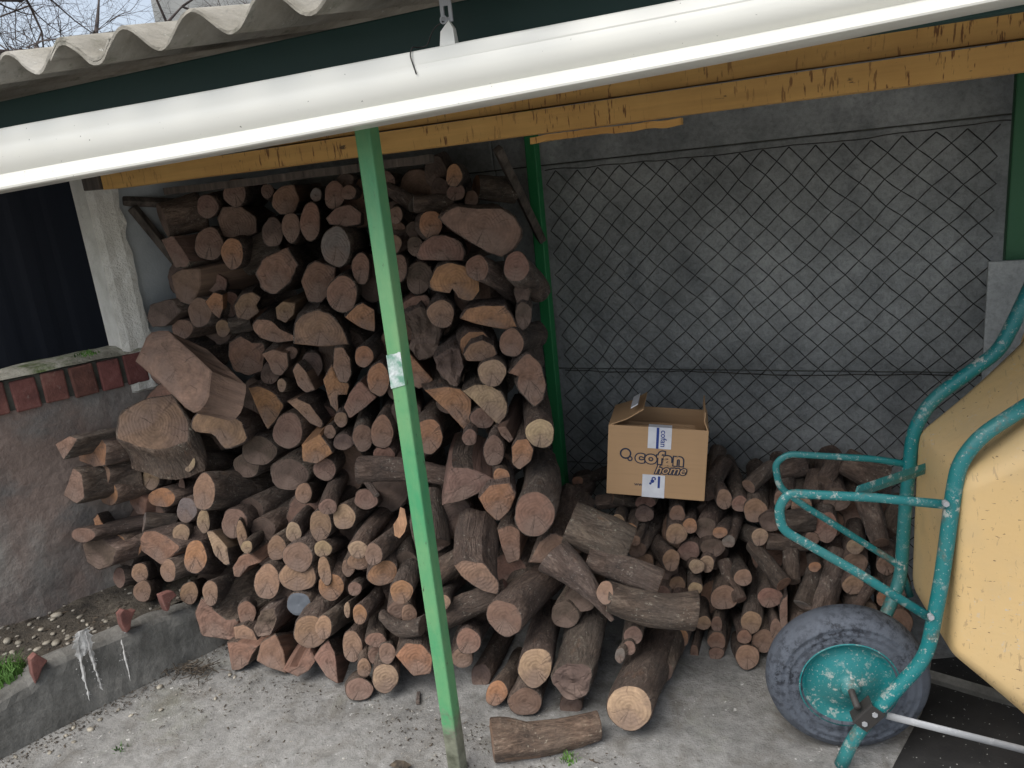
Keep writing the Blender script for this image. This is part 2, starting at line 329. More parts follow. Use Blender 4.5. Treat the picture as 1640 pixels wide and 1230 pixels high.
fs = [(j*(nt+1)+i, j*(nt+1)+i+1, (j+1)*(nt+1)+i+1, (j+1)*(nt+1)+i) for j in range(nz) for i in range(nt)]
b0 = len(vs)
vs += [wp(T0, -.14, 0), wp(T1, -.14, 0), wp(T1, -.14, .945), wp(T0, -.14, .945)]
tl = nz*(nt+1)
fs += [(b0+1, b0, b0+3, b0+2), tuple([b0+3]+list(range(tl, tl+nt+1))+[b0+2]), tuple([b0]+[j*(nt+1) for j in range(nz+1)][::1]+[b0+3])]
mb.add(vs, fs); wallpart(mb, 'plaster_face', M['plaster'], lw, smooth=False)
mb = MB().box((-.125, T0, .945), (.004, T1-.003, 1.052), WM); wallpart(mb, 'joint_mortar', M['joint'], lw)
k = 0; t = .605
while t > T0+.1:
    wv = .080+random.uniform(-.004, .004); ob = random.uniform(-.003, .004); z1 = 1.05+random.uniform(-.004, .005)
    mb = MB().box((-.12, t-wv, .937+random.uniform(-.003, .004)), (.016+ob, t, z1), WM @ Matrix.Translation((0, t, 1)) @ Matrix.Rotation(random.uniform(-.03, .03), 4, 'X') @ Matrix.Translation((0, -t, -1)))
    b = wallpart(mb, 'brick', M['brick'], lw, bevel=.006); q = random.uniform(.75, 1.15); b.color = (q, q*random.uniform(.9, 1.1), q, 1)
    t -= wv+random.uniform(.014, .019)
mb = MB(); nt = 70; vs = []
for i in range(nt+1):
    t = T0+(T1-.01-T0)*i/nt
    for o, z in ((-.15, 1.05), (-.15, 1.075), (-.06, 1.082), (.0, 1.073), (.018, 1.056)):
        e = .006*mn.noise(Vector((t*14, o*30, 2))); vs.append(wp(t, o+e, z+e))
fs = [(i*5+k, i*5+k+1, (i+1)*5+k+1, (i+1)*5+k) for i in range(nt) for k in range(4)]+[(0, 5*nt, 5*nt+4, 4)][:0]
mb.add(vs, fs); wallpart(mb, 'mortar_cap', M['mortar'], lw)
# pillar at the end of the low wall, carries the beam
pl = empty('wall_pillar', wp(.66, 0, 0), 'rough cream plastered pillar with ragged edge carrying the yellow beam end', 'pillar')
def pillarmesh():
    mb = MB(); nz = 60; vs = []
    for j in range(nz+1):
        z = .0+1.70*j/nz
        e = .012*mn.noise(Vector((z*16, 7, 0)))+.010*mn.noise(Vector((z*45, 2, 0)))
        e2 = .006*mn.noise(Vector((z*20, 1, 5)))
        ring = [(.005, .535), (.012+e2, .56), (.010, .59), (.014+e2, .62), (.008, .645+e), (-.03, .652+e*.6), (-.14, .67), (-.14, .535)]
        if z < .90: ring = [(min(o, -.02), min(t, .64)) for o, t in ring]
        for o, t in ring: vs.append(wp(t, o, z))
    n = 8
    mb.add(vs, [(j*n+k, j*n+(k+1) % n, (j+1)*n+(k+1) % n, (j+1)*n+k) for j in range(nz) for k in range(n)]+[tuple(range(nz*n, nz*n+n))]); return mb
wallpart(pillarmesh(), 'plaster_shaft', M['cream'], pl)
sw = empty('side_wall', wp(.9, -.03, 0), 'smooth blue grey plaster side wall between pillar and log stack', 'wall')
wallpart(MB().box((-.14, .6405, 0), (-.016, 1.42, 2.0), WM), 'plaster_panel', M['bluegrey'], sw)
# dark sheet screen beyond the low wall
sc_ = empty('sheet_screen', wp(-.3, -.7, 0), 'dark navy ribbed sheet screen standing beyond the low brick wall', 'screen')
mb = MB(); vs = []; n = 300
for i in range(n+1):
    t = -2.2+3.6*i/n; o = -.75+.0018*math.copysign(min(1, abs(math.sin(t*42))*1.8), math.sin(t*42))
    vs += [wp(t, o, 0), wp(t, o, 2.15)]
mb.add(vs, [(2*i, 2*i+2, 2*i+3, 2*i+1) for i in range(n)])
o = wallpart(mb, 'ribbed_sheet', M['navy'], sc_); s = o.modifiers.new('solid', 'SOLIDIFY'); s.thickness = .004
mb = MB().box((-.80, -2.2, 2.13), (-.70, 1.4, 2.19), WM); wallpart(mb, 'top_rail', M['dark_steel'], sc_)
# back wall of precast slabs
bw = empty('slab_wall', (-1.2, 2.76, 0), 'grey precast concrete slab wall behind wire mesh and logs', 'wall')
def bwp(mb, name, mat, **k): o = mb.build(name, mat, bw, **k); o.matrix_parent_inverse = Matrix.Translation((1.2, -2.76, 0)); return o
for z0, z1, dy in ((0, .40, 0), (.403, .797, .003), (.80, 1.577, .001), (1.581, 2.2, -.010)):
    for x0, x1 in ((-2.6, -1.32), (-1.317, .40), (.403, 1.8)):
        yy = dy+random.uniform(-.002, .002)
        if z0 < .1 or abs(z0-.404) < .01 or abs(z0-.80) < .01 or z0 > 1: pass
        mb = MB().box((x0, 2.75+yy, z0), (x1, 2.82+yy, z1)); bwp(mb, 'concrete_slab', M['slab'], bevel=.004)
bwp(MB().box((-2.6, 2.757, 0), (1.8, 2.81, 2.19)), 'slab_joint', M['joint'])
# planter with kerb
KA = onZ(0, 1212, 0); KB = onZ(332, 1042, 0); KD = nrm(KB-KA); KN = np.array([KD[1], -KD[0], 0]); KL = np.linalg.norm(KB-KA)
def kp(t, o, z): return KA+KD*t+KN*o+np.array([0, 0, z])
mb = MB(); nt = 90; vs = []
def kerbtop(t):
    return float(np.interp(t, [-1.2, 0, .13, .16, .30, .34, .55, KL-.1, KL, KL+.3], [.16, .165, .185, .205, .205, .20, .19, .185, .17, .15]))
KT0, KT1 = -1.2, KL+.30; KPN = 9
for i in range(nt+1):
    t = KT0+(KT1-KT0)*i/nt; h = kerbtop(t)+.008*mn.noise(Vector((t*20, 1, 1))); 
    prof = [(.02, -.02), (.012, .03), (.002, h*.45), (-.006, h*.8), (-.014, h-.012), (-.03, h), (-.08, h+.006), (-.12, h-.01), (-.13, -.02)]
    for k, (o, z) in enumerate(prof):
        e = .006*mn.noise(Vector((t*9, z*9, 5)))+.003*mn.noise(Vector((t*40, z*40, 5))); vs.append(kp(t, o+e, z))
fs = [(i*KPN+k, (i+1)*KPN+k, (i+1)*KPN+k+1, i*KPN+k+1) for i in range(nt) for k in range(KPN-1)]+[tuple(range(KPN)), tuple(range(nt*KPN+KPN-1, nt*KPN-1, -1))]
kb = empty('planter_kerb', kp(.4, 0, 0), 'low grey rendered kerb with white paint runs below the stained wall', 'kerb')
def kpart(mb, name, mat, **k): o = mb.build(name, mat, kb, **k); o.matrix_parent_inverse = Matrix.Translation(-Vector(kb.location)); return o
mb.add(vs, fs); kpart(mb, 'render_block', M['kerb'])
def kerbpt(px, py, out=.0): return onP(px, py, KA+KN*out, KN)
for pts in ([(49, 1056), (58, 1047), (66, 1052), (77, 1058), (68, 1070), (63, 1084), (57, 1096), (52, 1079)], [(192, 984), (199, 976), (210, 979), (218, 976), (211, 993), (209, 1008), (203, 1014), (196, 1002)], [(258, 953), (268, 949), (277, 946), (284, 954), (274, 962), (272, 976), (268, 980), (262, 966)]):
    P = [kerbpt(x, y, .004) for x, y in pts]; n = len(P); c = sum(P)/n
    mb = MB(); vs = [p for p in P]+[p-KN*.05-np.array([0, 0, .012]) for p in P]
    mb.add(vs, [tuple(range(n))]+[(i, i+n, (i+1) % n+n, (i+1) % n) for i in range(n)]+[tuple(range(2*n-1, n-1, -1))])
    b = kpart(mb, 'brick_shard', M['brick'], bevel=.003); b.color = (.95, 1.0, 1.0, 1)
def drip(pts, ws):
    Q = []; W = []; rd = random.Random(int(pts[0][0]*7+pts[0][1]))
    for i in range(len(pts)-1):
        for k in range(6):
            f = k/6; Q.append((pts[i][0]+(pts[i+1][0]-pts[i][0])*f+rd.gauss(0, .35), pts[i][1]+(pts[i+1][1]-pts[i][1])*f)); W.append((ws[i]+(ws[i+1]-ws[i])*f)*rd.uniform(.35, 1.25))
    Q.append(pts[-1]); W.append(.0008); P = [kerbpt(x, y, .0085) for x, y in Q]; vs = []
    for p, wd in zip(P, W): vs += [p-KD*wd*rd.uniform(.5, 1.1)-KN*.002, p+KN*.0015, p+KD*wd*rd.uniform(.5, 1.1)-KN*.002]
    mb = MB().add(vs, [(3*i+k, 3*i+k+1, 3*i+k+4, 3*i+k+3) for i in range(len(P)-1) for k in (0, 1)])
    for _ in range(26):
        x, y = rd.choice(Q); c = kerbpt(x+rd.gauss(0, 7), y+rd.gauss(0, 8), .0085); s = rd.uniform(.0008, .0028); mb.add([c-KD*s, c-np.array([0, 0, s]), c+KD*s, c+np.array([0, 0, s])], [(0, 1, 2, 3)])
    return mb
kpart(drip([(128, 1012), (125, 1030), (130, 1055), (135, 1085), (141, 1110), (147, 1136)], [.012, .02, .010, .006, .006, .002]), 'paint_drip', M['splash'])
kpart(drip([(137, 1010), (140, 1025), (147, 1050), (153, 1072), (162, 1098), (171, 1120)], [.012, .018, .008, .005, .006, .002]), 'paint_drip', M['splash'])
kpart(drip([(134, 1008), (130, 1016), (136, 1030), (137, 1042), (136, 1050)], [.018, .035, .034, .022, .006]), 'paint_drip', M['splash'])
kpart(drip([(195, 1024), (199, 1045), (206, 1075), (211, 1106)], [.005, .004, .0045, .0015]), 'paint_drip', M['splash'])
# soil of the planter
mb = MB(); n = 40; m = 26; vs = []
for j in range(m+1):
    for i in range(n+1):
        t = -1.2+2.2*i/n; f = j/m
        a = kp(t, -.11, 0); q = a-KN*(.75*f)
        z = .165+.05*f+.02*mn.noise(Vector((q[0]*6, q[1]*6, 0)))+.008*mn.noise(Vector((q[0]*25, q[1]*25, 0)))
        vs.append((q[0], q[1], z))
mb.add(vs, [(j*(n+1)+i, (j+1)*(n+1)+i, (j+1)*(n+1)+i+1, j*(n+1)+i+1) for j in range(m) for i in range(n)])
tag(mb.build('soil', M['soil'], smooth=True), kind='structure')
# ================================================================== ROOF, GUTTER, BEAMS
rf = empty('corrugated_roof', (-1.0, 1.24, 1.87), 'weathered grey corrugated fibre cement roof with wavy front edge', 'roof')
PIT = math.tan(D2R(10.5)); YE = 1.165; ZE = 1.878
def sheet(x0, nw, lift):
    n = nw*16; vs = []; th = .0065
    for s in (0, 1):
        for yy in (YE+random.uniform(-.012, .012), 3.1):
            for i in range(n+1):
                x = x0+.177*nw*i/n
                z = ZE+.0255*math.cos(2*math.pi*(x+.071)/.177)+(yy-YE)*PIT+lift-(th if s else 0)
                vs.append((x, yy+(.003*mn.noise(Vector((x*40, 0, s))) if yy < 2 else 0), z+.002*mn.noise(Vector((x*30, 3, 0)))))
    k = n+1
    fs = [(i, i+1, k+i+1, k+i) for i in range(n)]+[(2*k+i+1, 2*k+i, 3*k+i, 3*k+i+1) for i in range(n)]
    fs += [(i+1, i, 2*k+i, 2*k+i+1) for i in range(n)]+[(0, k, 3*k, 2*k), (k+n, n, 2*k+n, 3*k+n)]
    o = MB().add(vs, fs).build('roof_sheet', M['cement'], rf); o.matrix_parent_inverse = Matrix.Translation((1.0, -1.24, -1.87))
    m_ = o.data; m_.polygons.foreach_set('use_smooth', [i < 2*n for i in range(len(m_.polygons))])
x = -3.30
for i in range(5):
    sheet(x, 6, .008*(i % 2)); x += .177*5
fb = MB().box((-2.95, 1.36, 1.70), (1.2, 1.385, 1.865)).build('fascia_board', M['fascia_green'], bevel=.003)
tag(fb, 'dark green fascia board behind the white gutter under the roof edge', 'fascia')
# gutter
GY = 1.25
prof = [(.002, 1.780), (.0, 1.777), (-.004, 1.752), (-.0035, 1.748), (-.0055, 1.736), (-.0065, 1.723), (-.005, 1.709), (-.001, 1.696), (.005, 1.685), (.008, 1.680), (.006, 1.677), (-.006, 1.650), (-.005, 1.645), (.001, 1.642), (.085, 1.645), (.125, 1.65), (.130, 1.66), (.130, 1.79),
        (.127, 1.79), (.127, 1.664), (.085, 1.65), (.004, 1.65), (.012, 1.675), (.012, 1.682), (.008, 1.69), (.003, 1.702), (.0, 1.714), (-.001, 1.724), (.0, 1.737), (.001, 1.75), (.005, 1.774), (.01, 1.775), (.01, 1.780)]
gut = empty('rain_gutter', (-.9, GY, 1.65), 'long white moulded rain gutter hung along the roof edge', 'gutter')
mb = MB(); n = len(prof); xs_ = np.linspace(-3.0, 1.2, 22); vs = []
for x in xs_:
    sag = .003*math.sin(x*2.1)+.0018*mn.noise(Vector((x*2, 0, 0)))
    lo = 1.641+.029*(x+1.94); vs += [(x, GY+a, lo+(b-1.643)*(1.778-lo)/.135+sag) for a, b in prof]
mb.add(vs, [(i*n+k, (i+1)*n+k, (i+1)*n+(k+1) % n, i*n+(k+1) % n) for i in range(len(xs_)-1) for k in range(n)])
o = mb.build('gutter_channel', M['gutter'], gut); o.matrix_parent_inverse = Matrix.Translation((.9, -GY, -1.65))
m_ = o.data; m_.polygons.foreach_set('use_smooth', [True]*len(m_.polygons))
es = o.modifiers.new('edge', 'EDGE_SPLIT'); es.split_angle = D2R(22)
bx_ = onY(718, 36, 1.27)
hg = empty('gutter_hanger', bx_, 'slotted galvanised strap with wire loop holding the white gutter', 'hanger')
hx, hz = bx_[0], bx_[2]
def hp(mb, name, mat, **k): o = mb.build(name, mat, hg, **k); o.matrix_parent_inverse = Matrix.Translation(-Vector(hg.location)); return o
hp(MB().box((hx-.011, 1.266, hz+.000), (hx-.0045, 1.269, hz+.11)).box((hx+.0045, 1.266, hz), (hx+.011, 1.269, hz+.11)).box((hx-.0046, 1.2662, hz), (hx+.0046, 1.2688, hz+.008)).box((hx-.0046, 1.2662, hz+.026), (hx+.0046, 1.2688, hz+.11)), 'strap', M['galvanised'])
gz = hz-.014
hp(MB().add([(hx-.014, 1.255, 1.776), (hx+.016, 1.255, 1.776), (hx+.013, 1.26, gz+.002), (hx+.004, 1.263, gz+.016), (hx-.012, 1.26, gz),
             (hx-.014, 1.27, 1.776), (hx+.016, 1.27, 1.776), (hx+.013, 1.27, gz+.002), (hx+.004, 1.27, gz+.016), (hx-.012, 1.27, gz)],
            [(0, 1, 2, 3, 4), (9, 8, 7, 6, 5)]+[(i, i+5, (i+1) % 5+5, (i+1) % 5) for i in range(5)]), 'clip', M['gutter'])
hp(MB().tube([(hx-.004+.006*math.cos(a), 1.261, hz+.004+.006*math.sin(a)) for a in np.linspace(0, 6.0, 16)], .0014, 6), 'wire_loop', M['galvanised'], smooth=True)
wx = onY(657, 75, 1.245)[0]
hp(MB().tube(smoothpath([(hx-.006, 1.263, hz+.002), (hx-.03, 1.27, hz-.004), (hx-.05, 1.275, 1.785), (wx+.004, 1.27, 1.784), (wx, 1.25, 1.784), (wx-.002, 1.2435, 1.77), (wx+.003, 1.2445, 1.748), (wx+.008, 1.240, 1.738)], .02), .0012, 6), 'tie_wire', M['dark_steel'], smooth=True)
# yellow planks
def plank(name, x0, x1, y0, y1, z0, z1, mat, label, cat, wob=.002, bev=.002, grp=None, z0b=None, z1b=None):
    n = 24; vs = []
    for i in range(n+1):
        f = i/n; x = x0+(x1-x0)*f; dz = (0 if z0b is None else (z0b-z0)*f); dz += wob*mn.noise(Vector((x*2.5, y0*9, z0*9))); dy = wob*mn.noise(Vector((x*2, 3+z0, 1)))
        e = wob*.9*mn.noise(Vector((x*25, z0, 6)))
        vs += [(x, y0+dy, z0+dz+e), (x, y1+dy, z0+dz), (x, y1+dy, z1+dz), (x, y0+dy, z1+dz+e*.5)]
    fs = [(i*4+k, (i+1)*4+k, (i+1)*4+(k+1) % 4, i*4+(k+1) % 4) for i in range(n) for k in range(4)]+[(0, 1, 2, 3), (n*4+3, n*4+2, n*4+1, n*4)]
    o = MB().add(vs, fs).build(name, mat); return tag(o, label, cat, grp)
plank('roof_beam', -2.47, 1.1, 1.955, 2.02, 1.652, 1.710, M['beam'], 'yellow painted timber beam with brown drip marks above the logs', 'beam')
plank('roof_plank', -2.40, 1.1, 1.972, 2.01, 1.716, 1.83, M['beam'], 'shaded yellow plank lying on top of the dripped beam', 'plank')
plank('batten', -2.30, -1.20, 2.06, 2.09, 1.612, 1.636, M['timber'], 'thin dull batten below the yellow beam over the log stack', 'batten', .004)
plank('batten', onY(850, 235, 2.03)[0], onY(1090, 195, 2.03)[0], 2.03, 2.06, 1.629, 1.645, M['beam'], 'thin warped yellow batten peeling from the beam beside the wire mesh', 'batten', .008, z0b=1.638)
tag(MB().box((-2.56, 1.945, 1.655), (-2.475, 2.03, 1.70)).build('beam_block', M['timber'], bevel=.003), 'short grey timber block wedged on the pillar at the beam end', 'block')
def bar(name, a, b, r, mat, label, cat, flat=1.0, n=4):
    o = MB().tube([a, (np.asarray(a)+np.asarray(b))/2, b], r, n, flat=flat).build(name, mat, bevel=.003); return tag(o, label, cat)
br_ = empty('brace', onY(212, 332, 2.10), 'dark timber bracket with diagonal strut beside the cream pillar', 'brace')
for nm, p, q, rr in (('diagonal_strut', onY(212, 332, 2.10), onY(300, 440, 2.22), .022), ('bracket_arm', onY(196, 322, 2.08), onY(285, 326, 2.24), .020)):
    o = MB().tube([p, (p+q)/2, q], rr, 4).build(nm, M['timber'], br_, bevel=.003); o.matrix_parent_inverse = Matrix.Translation(-Vector(br_.location))
bar('brace', onY(797, 238, 2.33), onY(868, 385, 2.66), .020, M['timber'], 'grey timber diagonal brace meeting the green post by the wire mesh', 'brace')
# rafters under the roof, running back
for x in (-2.35, -1.35, -.35, .6):
    mb = MB(); a = 1.39; b_ = 2.75
    mb.add([(x-.03, a, 1.80), (x+.03, a, 1.80), (x+.03, b_, 2.06), (x-.03, b_, 2.06), (x-.03, a, 1.868), (x+.03, a, 1.868), (x+.03, b_, 2.118), (x-.03, b_, 2.118)],
           [(0, 3, 2, 1), (4, 5, 6, 7), (0, 1, 5, 4), (1, 2, 6, 5), (2, 3, 7, 6), (3, 0, 4, 7)])
    tag(mb.build('rafter', M['timber']), 'dark timber rafter running under the corrugated roof', 'rafter', 'rafters under the corrugated roof')
# posts
def post(x, y, s, z0, z1, m1, label, lower=None, plate=True):
    e = empty('support_post', (x, y, 0), label, 'post')
    o = MB().box((-s, -s, z0), (s, s, z1)).build('post_tube', M[m1], e, bevel=.004)
    if lower:
        MB().box((-s-.002, -s-.002, .0), (s+.002, s+.002, lower)).build('worn_base', M['worn_steel'], e, bevel=.004)
    if plate: MB().box((-s-.03, -s-.03, 0), (s+.03, s+.03, .005)).build('base_plate', M['dark_steel'], e)
    return e
BASE = onZ(729, 1240, 0); BASE = np.array([-1.005, 1.475, 0])
pz = post(BASE[0], BASE[1], .0200, .0, 1.78, 'green_post', 'light green painted square steel post standing before the log stack', plate=False)
n_ = onP(622, 595, BASE-np.array([0, .0315, 0]), np.array([0, 1., 0])) 
zt = n_[2]
tv = []; tn = 14
for j in range(tn+1):
    for i in range(9):
        zz = zt-.045+.08*j/tn+.003*mn.noise(Vector((i, j*.4, 0)))*(1 if j in (0, tn) else 0); tv.append((-.0202+.0402*i/8, -.0217-.0022*abs(mn.noise(Vector((i*.5, j*.45, 3)))), zz+.010*i/8))
o = MB().add(tv, [(j*9+i, j*9+i+1, (j+1)*9+i+1, (j+1)*9+i) for j in range(tn) for i in range(8)]).build('tape_scrap', M['tag'], pz)
bp = onY(885, 600, 2.67)
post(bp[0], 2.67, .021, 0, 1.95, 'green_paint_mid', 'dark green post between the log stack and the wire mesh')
rp = onY(1632, 300, 2.66)
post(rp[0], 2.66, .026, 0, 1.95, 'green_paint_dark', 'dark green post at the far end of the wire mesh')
plk = onY(1582, 418, 2.60); plk2 = onY(1582, 530, 2.60)
mb = MB().box((plk[0], 2.585, plk2[2]-.55), (plk[0]+.30, 2.60, plk[2]))
tag(mb.build('pale_board', M['slab'], bevel=.002), 'pale grey green board leaning on the far end of the wire mesh', 'board')
# ================================================================== CHAIN LINK
FX0, FX1 = bp[0]+.025, rp[0]-.005; FZ0, FZ1 = .05, 1.56; FY = 2.712; CW = .081
cl = empty('wire_mesh_fence', ((FX0+FX1)/2, FY, 0), 'dark rusty chain link mesh stretched before the slab wall', 'fence')
def fdef(x, z, ph):
    dx = .017*mn.noise(Vector((x*3, z*3, 0)))+.007*mn.noise(Vector((x*12, z*12, 2))); dz = .018*mn.noise(Vector((x*2.5, z*2.5, 9)))+.006*mn.noise(Vector((x*11, z*11, 4)))
    return np.array([x+dx, FY+.012*mn.noise(Vector((x*2, z*2, 5)))+.002*ph, z+dz])
k = 0
wmb = MB(); h2 = CW/2
ncol = int((FX1-FX0)/h2)
for c in range(0, ncol-1):
    x0 = FX0+c*h2; pts = []; nrow = int((FZ1-FZ0)/h2)
    for r in range(nrow+1):
        xx = x0+(h2 if (r+c) % 2 else 0); pts.append((xx, FZ0+r*h2, (1 if r % 2 else -1)))
    if True:
        P = []
        for i, (xx, z, ph) in enumerate(pts):
            P.append(fdef(xx, z, ph))
            if i < len(pts)-1:
                nx_, nz_, np_ = pts[i+1]; q = fdef((xx+nx_)/2, (z+nz_)/2, 0); P.append(q)
        wmb.tube(P, .0019, 4, cap=False)
# odd strands interlock with the even ones
    
o = wmb.build('wire_weave', M['wire'], cl); o.matrix_parent_inverse = Matrix.Translation(-Vector(cl.location))
for z in (1.555, .80):
    P = [fdef(x, z+.004*math.sin(x*3), 0)-np.array([0, .004, 0]) for x in np.linspace(FX0, FX1, 40)]
    o = MB().tube(P, .0019, 5).build('tension_wire', M['wire'], cl); o.matrix_parent_inverse = Matrix.Translation(-Vector(cl.location))
# ================================================================== LOGS
FR = dict(A=(200, 240, 4.556), B=(540, 240, 4.556), C=(200, 490, 4.556), D=(540, 490, 4.556), E=(80, 670, 4.556), F=(420, 720, 4.556),
          G=(300, 930, 3.905), H=(680, 930, 3.727), I=(700, 690, 3.905), J=(1060, 690, 3.0))
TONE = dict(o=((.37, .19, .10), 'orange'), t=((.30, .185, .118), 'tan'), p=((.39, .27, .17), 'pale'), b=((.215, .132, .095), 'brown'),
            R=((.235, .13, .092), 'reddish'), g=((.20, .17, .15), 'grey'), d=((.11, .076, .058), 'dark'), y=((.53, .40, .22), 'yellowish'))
def surf(z, px, py, zone):
    zz = [0, .2, .4, .6, .8, 1.2, 1.6, 2.0]
    tall = float(np.interp(z, zz, [1.70, 1.78, 1.88, 1.97, 2.05, 2.14, 2.20, 2.24])) - .10*min(max((400-px)/160, 0), 1)
    if zone == 'T': return tall
    if zone == 'F': return float(np.interp(z, zz, [1.78, 1.84, 1.92, 2.0, 2.06, 2.14, 2.2, 2.24]))
    return float(np.interp(z, zz, [2.16, 2.22, 2.30, 2.38, 2.45, 2.5, 2.5, 2.5]))
def pixpoint(px, py, zone, d=0, Y=None):
    if Y is None:
        Y = 2.0
        for _ in range(25): Y = .5*Y+.5*(surf(onY(px, py, Y)[2], px, py, zone)+d)
    if px < 330:
        Y = min(Y, onP(px, py, WP, WN)[1]-.07)
    return onY(px, py, Y)
def zone_of(px, py):
    if px > 1015 and py > 690: return 'R'
    if px > 905 and py < 870: return 'R'
    if px > 735 and py > 845: return 'F'
    return 'T'
def resample(P, n):
    P = list(P); L = [0]
    for i in range(len(P)): L.append(L[-1]+math.dist(P[i], P[(i+1) % len(P)]))
    out = []; idx = []
    for k in range(n):
        s = L[-1]*k/n; i = max(j for j in range(len(P)) if L[j] <= s+1e-9); f = (s-L[i])/max(L[i+1]-L[i], 1e-6)
        a, b = P[i], P[(i+1) % len(P)]; out.append((a[0]+(b[0]-a[0])*f, a[1]+(b[1]-a[1])*f)); idx.append(i)
    return out, idx
N = 28; LOGN = [0]; LOGS = []
def setframe(e, C, ax):
    z = nrm(ax); x = nrm(np.cross((0, 0, 1) if abs(z[2]) < .95 else (1, 0, 0), z)); y = np.cross(z, x)
    e.matrix_world = Matrix(((x[0], y[0], z[0], C[0]), (x[1], y[1], z[1], C[1]), (x[2], y[2], z[2], C[2]), (0, 0, 0, 1)))
    B = np.array([x, y, z]); return lambda p: B @ (np.asarray(p)-C)
def bark_tint(rnd): 
    q = rnd.uniform(.7, 1.2); return (q*rnd.uniform(.97, 1.08), q, q*rnd.uniform(.92, 1.0), 1)
def mkmesh(name, vs, fs, mat, par, smooth, color):
    m = bpy.data.meshes.new(name); m.from_pydata([tuple(map(float, v)) for v in vs], [], fs); m.update()
    m.materials.append(mat)
    if smooth: m.polygons.foreach_set('use_smooth', [True]*len(m.polygons))
    o = bpy.data.objects.new(name, m); COL.objects.link(o); o.parent = par; o.color = color; return o
def tonecol(tone, rnd):
    c = TONE[tone][0]; q = rnd.uniform(.86, 1.12); return (c[0]*q, c[1]*q*rnd.uniform(.96, 1.04), c[2]*q*rnd.uniform(.92, 1.06), 1)
def build_log(C, ax, L, rings, splitflag, tone, rnd, jag=0.0, both=False, endmat='end', rough=1.0, tint=None, patch=None):
    """rings: list of (N x 3) world outlines from the front end to the rear end"""
    e = empty('firewood_log'); loc = setframe(e, C, ax)
    M_ = len(rings); RR = []
    for k, ring in enumerate(rings):
        c = ring.mean(0); out = []
        rad = np.linalg.norm(ring-c, axis=1).mean()
        for i, p in enumerate(ring):
            a = loc(p); s = 0 if splitflag[i] else 1
            amp = rough*rad*(.05*mn.noise(Vector((a[0]*18+LOGN[0]*7, a[1]*18, a[2]*7)))+.055*mn.noise(Vector((a[0]*55, a[1]*55+LOGN[0], a[2]*22))))
            if k == 0: amp *= .5
            if not s: amp *= .35
            out.append(p+(p-c)/max(np.linalg.norm(p-c), 1e-5)*amp)
        RR.append(np.array(out))
    n = RR[0].shape[0]
    V = [loc(p) for r in RR for p in r]
    bf, sf = [], []
    for k in range(M_-1):
        for i in range(n):
            j = (i+1) % n; f = (k*n+i, (k+1)*n+i, (k+1)*n+j, k*n+j)
            pt = patch and patch[0] <= k < patch[1] and mn.noise(Vector((k*.5, i*.6, 3))) > -.15 and patch[2] <= (i % n) < patch[3]
            (sf if splitflag[i] or pt else bf).append(f)
    rear = tuple(range((M_-1)*n, M_*n))
    col = tonecol(tone, rnd)
    if not both: bf.append(rear)
    def compact(fs):
        ids = sorted({i for f in fs for i in f}); mp = {v: q for q, v in enumerate(ids)}
        return [V[i] for i in ids], [tuple(mp[i] for i in f) for f in fs]
    if bf: v, f = compact(bf); mkmesh('bark', v, f, M['bark'], e, len(sf) == 0, tint or bark_tint(rnd))
    if sf: v, f = compact(sf); mkmesh('split_face', v, f, M['split'], e, False, tuple(c*.8 for c in col[:3])+(1,))
    def endcap(ring, sgn):
        c = ring.mean(0); vs = []; nr = 5
        for q in range(nr):
            s = 1-q/nr
            for p in ring:
                w_ = c+(p-c)*s; a = loc(w_); off = sgn*(.0012 if q else .0)+ (jag+.0015)*mn.noise(Vector((a[0]*40, a[1]*40, LOGN[0]*1.7)))*(1 if q else .0)
                vs.append(loc(w_)+np.array([0, 0, off]))
        vs.append(loc(c)); fs = []
        for q in range(nr-1):
            for i in range(n): j = (i+1) % n; fs.append((q*n+i, q*n+j, (q+1)*n+j, (q+1)*n+i))
        for i in range(n): fs.append(((nr-1)*n+i, (nr-1)*n+(i+1) % n, nr*n))
        if sgn > 0: fs = [f[::-1] for f in fs]
        mkmesh('cut_end', vs, fs, M[endmat], e, False, col)
    endcap(RR[0], -1)
    if both: endcap(RR[-1], 1)
    LOGN[0] += 1; LOGS.append(e); return e
def zone_text(px, py):
    if px > 1225 and py > 700: return 'behind the wheelbarrow legs' if py < 880 else 'behind the wheelbarrow tyre'
    if px > 1015 and py > 960: return 'at the foot of the branch pile'
    if px > 1015 and py > 830: return 'in the branch pile below the box'
    if px > 900 and py < 860: return 'in the branch pile around the box'
    if px > 735 and py > 845: return 'in the heap before the dark green post'
    s = 'between pillar and lighter post' if px < 590 else 'between both green posts'
    if py < 345: return 'in the top layer '+s
    if py < 430: return 'under the top layer '+s
    if py < 520: return 'high in the stack '+s
    if py < 580: return 'upper middle '+s
    if py < 640: return 'halfway up '+s
    if px < 215: return 'touching the stained wall'
    if px < 300: return 'in the pile near the stained wall'
    if py < 700: return 'just below halfway '+s
    if py < 780: return 'below the middle '+s
    if py < 860: return 'in the lower stack '+s
    if py < 930: return 'low in the stack '+s
    if py < 1000: return 'above the bottom row '+s
    return 'in the bottom row '+s
INFO = []; ALLP = []
GRP = 'firewood logs piled under the roof'
